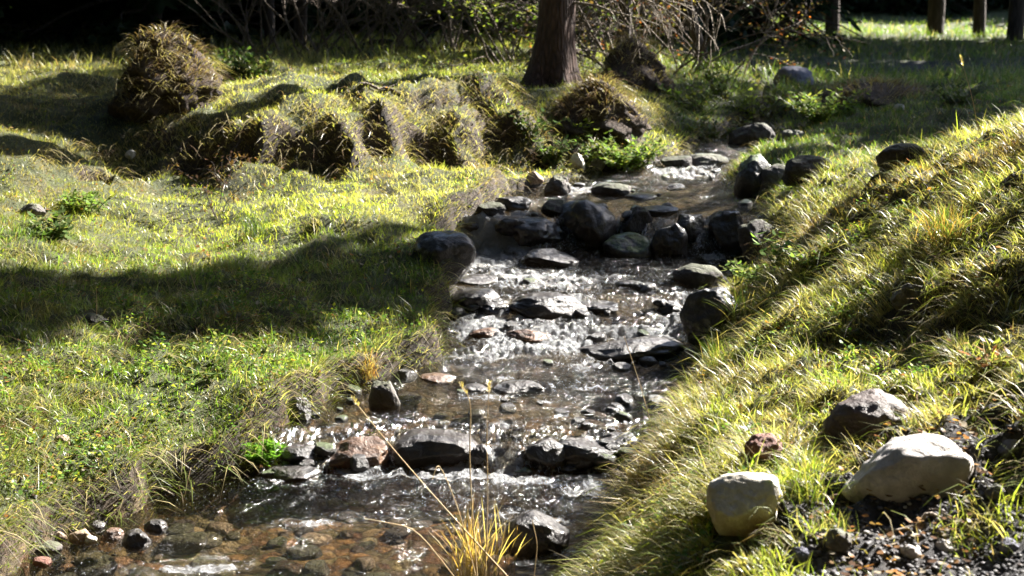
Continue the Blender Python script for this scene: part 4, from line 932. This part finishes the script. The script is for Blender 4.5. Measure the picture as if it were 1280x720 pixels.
for a in [
 (783,212,90,50,'bright feathery fern clump at the water edge below the big trunk',81,LG,700,.022),
 (770,108,26,26,'small bright leafy plant between the big trunk and the brown hummock',82,LG,120,.03),
 (722,172,34,34,'lime green broad-leaved plant hanging on the bank below the big trunk',83,YG,160,.035),
 (725,105,24,26,'pale leafy sprig against the right foot of the big trunk',84,LG,100,.03),
 (690,205,50,40,'dark green leafy clump on the bank left of the fern',85,MG,300,.025),
 (665,170,44,36,'grey-green leafy clump under the big trunk, high on the bank',86,MG,260,.025),
 (902,122,44,58,'tallest pale green weed in the sunlit patch beyond the stream bend',87,LG,260,.035),
 (868,134,80,50,'bright weed at the left end of the sunlit patch beyond the bend',88,LG,260,.03),
 (936,146,90,56,'bushy weed in the middle of the sunlit patch beyond the bend',89,YG,300,.03),
 (975,148,70,50,'browning weed right of the middle of the sunlit patch',90,[(.14,.12,.04),(.1,.13,.03)],240,.03),
 (1030,152,90,52,'low green weed at the right end of the sunlit patch beyond the bend',91,LG,500,.028),
 (1000,122,40,20,'small weed behind the others next to the bluish boulder',92,MG,160,.028),
 (880,176,90,46,'dark fern overhanging the far stream bend',93,MG,300,.028),
 (975,330,40,46,'pale rosette plant with whorled leaves on the right bank beside the dam',94,[(.16,.24,.08),(.12,.2,.06)],170,.03),
 (948,352,60,36,'low bright leafy clump on the right bank under the rosette plant',95,LG,300,.02),
 (822,538,40,26,'bright yellow-green leafy plant on the water edge of the near right bank',96,YG,90,.026),
 (800,512,24,22,'small dark green sprig above the yellow-green plant on the right edge',97,MG,90,.016),
 (320,575,50,34,'vivid green moss-like clump at the foot of the left bank by the lower dam',98,[(.10,.22,.02),(.14,.26,.03)],700,.010),
 (105,265,50,36,'bright green leafy clump at the left of the meadow',99,LG,300,.024),
 (60,300,70,40,'dark green bushy weeds at the left edge of the meadow',100,MG,340,.026),
 (260,470,60,26,'low leafy weed in the near left meadow',101,MG,240,.02),
 (1200,130,60,40,'grey-green weed standing on the shaded ground beyond the right bank',102,[(.07,.09,.05)],260,.03),
 (1145,345,40,24,'yellow-green leafy sprout beside the flat rock of the right slope',104,YG,90,.022),
 (865,615,34,26,'small leafy sprout on the near right bank left of the cream stone',105,LG,90,.018),
 (320,100,60,36,'sunlit leafy bush right of the shaggy earth mound',106,MG,340,.03),
 (290,96,50,40,'darker leafy bush close behind the shaggy earth mound',107,[(.04,.07,.02)],340,.03),
 (1090,440,44,30,'green leafy weed above and left of the dark brown boulder',150,MG,200,.018),
 (960,455,44,34,'grey-green feathery weed in the shaded furrow of the right bank',151,MG,240,.016),
 (1010,330,44,30,'leafy weed low on the sunlit right slope, left of the dry tuft',152,LG,200,.018),
 (1235,455,44,28,'rusty-leaved low weed at the right edge above the boulders',153,[(.3,.13,.05),(.2,.12,.05),(.16,.18,.05)],160,.018),
 (1050,585,40,26,'rusty-leaved sprout just left of the long pale boulder',154,[(.32,.14,.05),(.2,.2,.06)],120,.016),
 (455,545,30,20,'small leafy sprig dangling by the square grey rock',108,LG,80,.016)]:
    leafy_plant(*a)
def tuft(px, py, w, h, label, seed, cols, n=120, wd=.0028, name='grass_tuft', spread=.5, water=False):
    p = hit(px, py, water); D = depth_of(p); W_, H_ = w / F * D, h / F * D; rg = np.random.default_rng(seed)
    P = np.stack([rg.normal(0, W_ * .16, n), rg.normal(0, W_ * .16, n), np.zeros(n) - .01], 1); col = np.array(cols)[rg.integers(0, len(cols), n)] * rg.uniform(.6, 1.3, (n, 1))
    V, Q, T, C = blades(P, np.tile([0, 0, 1.0], (n, 1)), rg.uniform(.45, 1.1, n) * H_, np.full(n, wd), rg.uniform(.05, spread, n), rg.uniform(0, 6.28, n), col, rg, .6, 5)
    o = obj(name, np_mesh(name, V, [Q, T], M_STRAW, C), None, p); return tag(o, label, 'grass tuft')
ST = [(.48,.36,.16),(.38,.25,.10),(.42,.22,.07)]; GR = [(.10,.15,.03),(.16,.2,.04)]
tuft(597, 742, 90, 125, 'straw yellow grass tuft rising at the bottom edge before the stream', 121, [(.5,.38,.19),(.42,.3,.12),(.45,.27,.1)], 170, .0038, spread=.55)
tuft(318, 298, 60, 44, 'upright dark green reed-like tuft at the top of the shaded band', 122, [(.05,.09,.02),(.08,.12,.03)], 90, .004)
tuft(900, 470, 70, 60, 'long green and straw tuft leaning over the water from the right bank', 123, GR + ST[:1], 160, .0025, spread=1.0)
tuft(925, 400, 70, 50, 'pale dry tuft on the right bank above the tall dark block', 124, ST[:1] + GR, 150, .0025, spread=1.0)
tuft(1010, 620, 90, 60, 'arching green tuft between the cream stone and the long pale boulder', 125, GR + [(.3,.28,.08)], 140, .003, spread=1.0)
tuft(960, 690, 60, 40, 'low green tuft right of the foot of the cream stone', 126, GR, 80, .003, spread=.9)
tuft(1150, 470, 90, 60, 'sunlit arching tuft above the dark brown boulder', 127, [(.3,.3,.07),(.2,.26,.05)], 160, .003, spread=1.0)
tuft(460, 470, 40, 50, 'straw-coloured tuft hanging above the square grey rock', 128, ST, 100, .0025, spread=1.1)
tuft(1180, 300, 80, 60, 'shaggy dry tuft in the middle of the right slope', 129, ST + GR, 160, .0028, spread=1.0)
tuft(780, 600, 60, 44, 'green tuft hanging over the water below the yellow-green plant', 130, GR + ST[:1], 140, .0028, spread=1.0)
# long single stalks
def stalk(pts, label, r=.0022, mat=None, head=.0):
    """pts: [(px,py)], all at the depth of the first"""
    b = hit(*pts[0], True); Y = b[1]; P = [b - [0, 0, .02]] + [at(px, py, Y - .03 * i) for i, (px, py) in enumerate(pts[1:], 1)]
    P = np.array(P); tt = np.linspace(0, len(P) - 1, 14); Q = np.stack([np.interp(tt, range(len(P)), P[:, c]) for c in range(3)], 1)
    for _ in range(2): Q[1:-1] = (Q[:-2] + Q[1:-1] * 2 + Q[2:]) / 4
    base = Q[0].copy(); e = empty('grass_stalk', base); t = Tubes(); t.add(Q - base, np.linspace(r, r * .5, 14), 5); obj('stem', t.mesh('stem', mat or M_DRY), e)
    if head:
        rg = np.random.default_rng(int(pts[0][0])); n = 40; k = Q[-1] - base; d = (Q[-1] - Q[-3]); d /= np.linalg.norm(d); Ph = k - d * rg.uniform(0, head, (n, 1))
        V, Qd, T, C = leaves(Ph, np.full(n, .012), np.full(n, .003), rg.uniform(0, 6.28, n), rg.uniform(.2, 1.2, n), np.tile(np.array([.45, .36, .2]), (n, 1))); obj('seed_head', np_mesh('seed_head', V, [Qd, T], M_STRAW, C), e)
    return tag(e, label, 'grass stalk')
m, nt, out = new_mat('dry_stalk'); p = N(nt, 'BsdfPrincipled'); n1 = noise(nt, 60, 3); nt.links.new(ramp(nt, n1.outputs[0], [(.3, (.32, .2, .09)), (.7, (.5, .38, .2))]), p.inputs['Base Color']); p.inputs['Roughness'].default_value = .6; nt.links.new(p.outputs[0], out.inputs[0]); M_DRY = m
stalk([(655, 735), (560, 640), (490, 560), (440, 498)], 'longest straw stalk slanting up to the left from the straw tuft', .0026, head=.03)
stalk([(598, 735), (590, 640), (586, 560), (590, 500), (575, 480)], 'upright bleached stalk with a nodding tip above the straw tuft', .0022, head=.04)
stalk([(606, 735), (610, 620), (608, 540), (612, 478)], 'straight thin stalk rising just right of the bleached nodding stalk', .0018, head=.03)
stalk([(600, 735), (575, 640), (548, 575), (540, 600)], 'bent straw stalk drooping in front of the big round boulder', .0018)
stalk([(585, 735), (520, 660), (455, 648)], 'low straw stalk bending far to the left over the water', .0018)
stalk([(665, 735), (672, 680), (665, 650)], 'short pale stalk at the foot of the dark round boulder', .0018)
stalk([(1226, 170), (1215, 120), (1200, 70)], 'tall single dry stalk on the crest of the right bank', .002, head=.05)
stalk([(820, 545), (800, 480), (780, 420)], 'thin stalk leaning left over the rapids from the yellow-green plant', .0016)
stalk([(250, 372), (238, 340), (228, 308)], 'single pale stalk standing in the shaded band of the meadow', .0018)
stalk([(120, 400), (121, 375), (120, 358)], 'short upright stalk in the shaded band at the left', .0018)
# dead brown plant
dp = hit(264, 272, False); e = empty('dead_plant', dp); t, tips = shrub_tubes(140, .34, .15, 4, 1, 1.0, .005); obj('stems', t.mesh('stems', M_BARKD), e)
rg = np.random.default_rng(9); P = tips[rg.integers(0, len(tips), 120)] + rg.normal(0, .02, (120, 3)); V, Q, T, C = leaves(P, np.full(120, .03), np.full(120, .012), rg.uniform(0, 6.28, 120), rg.uniform(-1.2, 0, 120), np.tile(np.array([.09, .05, .03]), (120, 1)))
obj('withered_leaves', np_mesh('withered_leaves', V, [Q, T], M_LEAF, C), e); tag(e, 'dead dark brown plant standing before the first hollow in the bank', 'plant')
# berry plant on the right edge
bp = hit(880, 500, False); e = empty('berry_plant', bp); t = Tubes(); q = wobble((0, 0, 0), (-.3, -.2, 1), .13, 6, rb_, .05, .08); t.add(q, np.linspace(.002, .001, 7), 4); obj('stem', t.mesh('stem', M_STEM), e)
P = q[[2, 3, 4, 5, 5, 6, 4]]; V, Q, T, C = leaves(P, np.full(7, .022), np.full(7, .012), rg.uniform(0, 6.28, 7), rg.uniform(-.4, .4, 7), np.array([(.4, .22, .03), (.2, .25, .03), (.4, .3, .04), (.35, .15, .03), (.25, .25, .04), (.4, .28, .04), (.3, .2, .03)])); obj('leaves', np_mesh('leaves', V, [Q, T], M_LEAF, C), e)
m, nt, out = new_mat('red_berry'); p = N(nt, 'BsdfPrincipled'); p.inputs['Base Color'].default_value = (.45, .03, .01, 1); p.inputs['Roughness'].default_value = .3; nt.links.new(p.outputs[0], out.inputs[0])
V0, F0 = ICO[2]; b_me = np_mesh('berry', V0 * .0075, [F0], m, None, True)
for i in (3, 4): obj('berry', b_me, e, q[i] + np.array([-.012, -.01, -.008 * i + .02]))
tag(e, 'yellowing plant with a red berry over the water at the right bank', 'plant')
# sticks
def stick(a, b, r, label, mat=None, seed=1, name='stick'):
    A = hit(*a, False); B = hit(*b, False); rr2 = random.Random(seed); n = 9
    P = np.array([A + (B - A) * i / n for i in range(n + 1)]); P[:, 2] = np.maximum(hz(P[:, 0], P[:, 1]) + r * 1.2, P[:, 2]); P[1:-1] += np.array([[rr2.gauss(0, r * .8) for _ in range(3)] for _ in range(n - 1)])
    t = Tubes(); t.add(P - A, np.linspace(r, r * .6, n + 1), 7); q = wobble(P[5] - A, (B - A) / np.linalg.norm(B - A) + np.array([.2, .5, .5]), np.linalg.norm(B - A) * .35, 5, rr2, 0, .1); t.add(q, np.linspace(r * .5, r * .2, 6), 5)
    return tag(obj(name, t.mesh(name, mat or M_DEAD), None, A), label, 'stick')
stick((1105, 668), (1180, 652), .006, 'pale dead stick lying on the gravel below the long pale boulder', seed=1)
stick((1160, 640), (1225, 655), .004, 'thin dark twig on the gravel right of the pale dead stick', M_TWIG, 2)
stick((330, 415), (390, 430), .004, 'pale dead twig in the grass at the lower edge of the shaded band', seed=3)
stick((450, 108), (505, 118), .012, 'dark fallen branch lying on the sunlit terrace', M_TWIG, 4)
stick((390, 62), (620, 66), .03, 'long fallen log across the edge of the dark wood', M_BARKD, 5, 'log')
# roots and pale stones on gravel
for a in [(1143, 698, 30, 18, 'pale', 'pale flat stone on the gravel below the dead stick', 201), (1050, 690, 36, 26, 'grey', 'upright pale grey stone at the left end of the gravel', 202), (1182, 690, 22, 16, 'pale', 'small light stone on the gravel near the bottom right', 203),
          (1246, 625, 26, 18, 'grey', 'grey stone on the gravel at the right edge below the bluish stone', 204), (1005, 702, 24, 18, 'blue', 'bluish grey stone in the shade at the left rim of the gravel', 205), (1215, 668, 22, 14, 'grey', 'small grey stone on the gravel right of the dead stick', 206),
          (1000, 618, 34, 20, 'pale', 'light stone in the shade right of the cream stone', 207), (1264, 690, 28, 18, 'blue', 'dark bluish stone on the gravel in the bottom right corner', 208)]:
    rock(*a[:6], seed=a[6], ang=.7, water=False)

# ------------------------------------------------------------------ light
w = bpy.data.worlds.new('World'); scene.world = w; w.use_nodes = True; nt = w.node_tree; nt.nodes.clear()
sky = nt.nodes.new('ShaderNodeTexSky'); sky.sky_type = 'NISHITA'; sky.sun_disc = False; sky.sun_elevation = EL; sky.sun_rotation = AZ
bg = nt.nodes.new('ShaderNodeBackground'); bg.inputs['Strength'].default_value = .05; ow = nt.nodes.new('ShaderNodeOutputWorld')
nt.links.new(sky.outputs[0], bg.inputs[0]); nt.links.new(bg.outputs[0], ow.inputs[0])
sl_ = bpy.data.lights.new('sun', 'SUN'); sl_.energy = 5; sl_.angle = rad(.5); sl_.color = (1, .95, .87)
so = bpy.data.objects.new('sun', sl_); COL.objects.link(so); so.rotation_euler = Vector(-SUN).to_track_quat('-Z', 'Y').to_euler(); so.location = (10, 10, 20)
scene.view_settings.view_transform = 'Standard'; scene.view_settings.look = 'None'; scene.view_settings.gamma = 1; scene.view_settings.exposure = 2.7
cy = scene.cycles; cy.use_denoising = True; cy.max_bounces = 8; cy.transparent_max_bounces = 12; cy.diffuse_bounces = 3; cy.glossy_bounces = 3; cy.sample_clamp_indirect = 4
cy.caustics_reflective = False; cy.caustics_refractive = False; cy.blur_glossy = .5
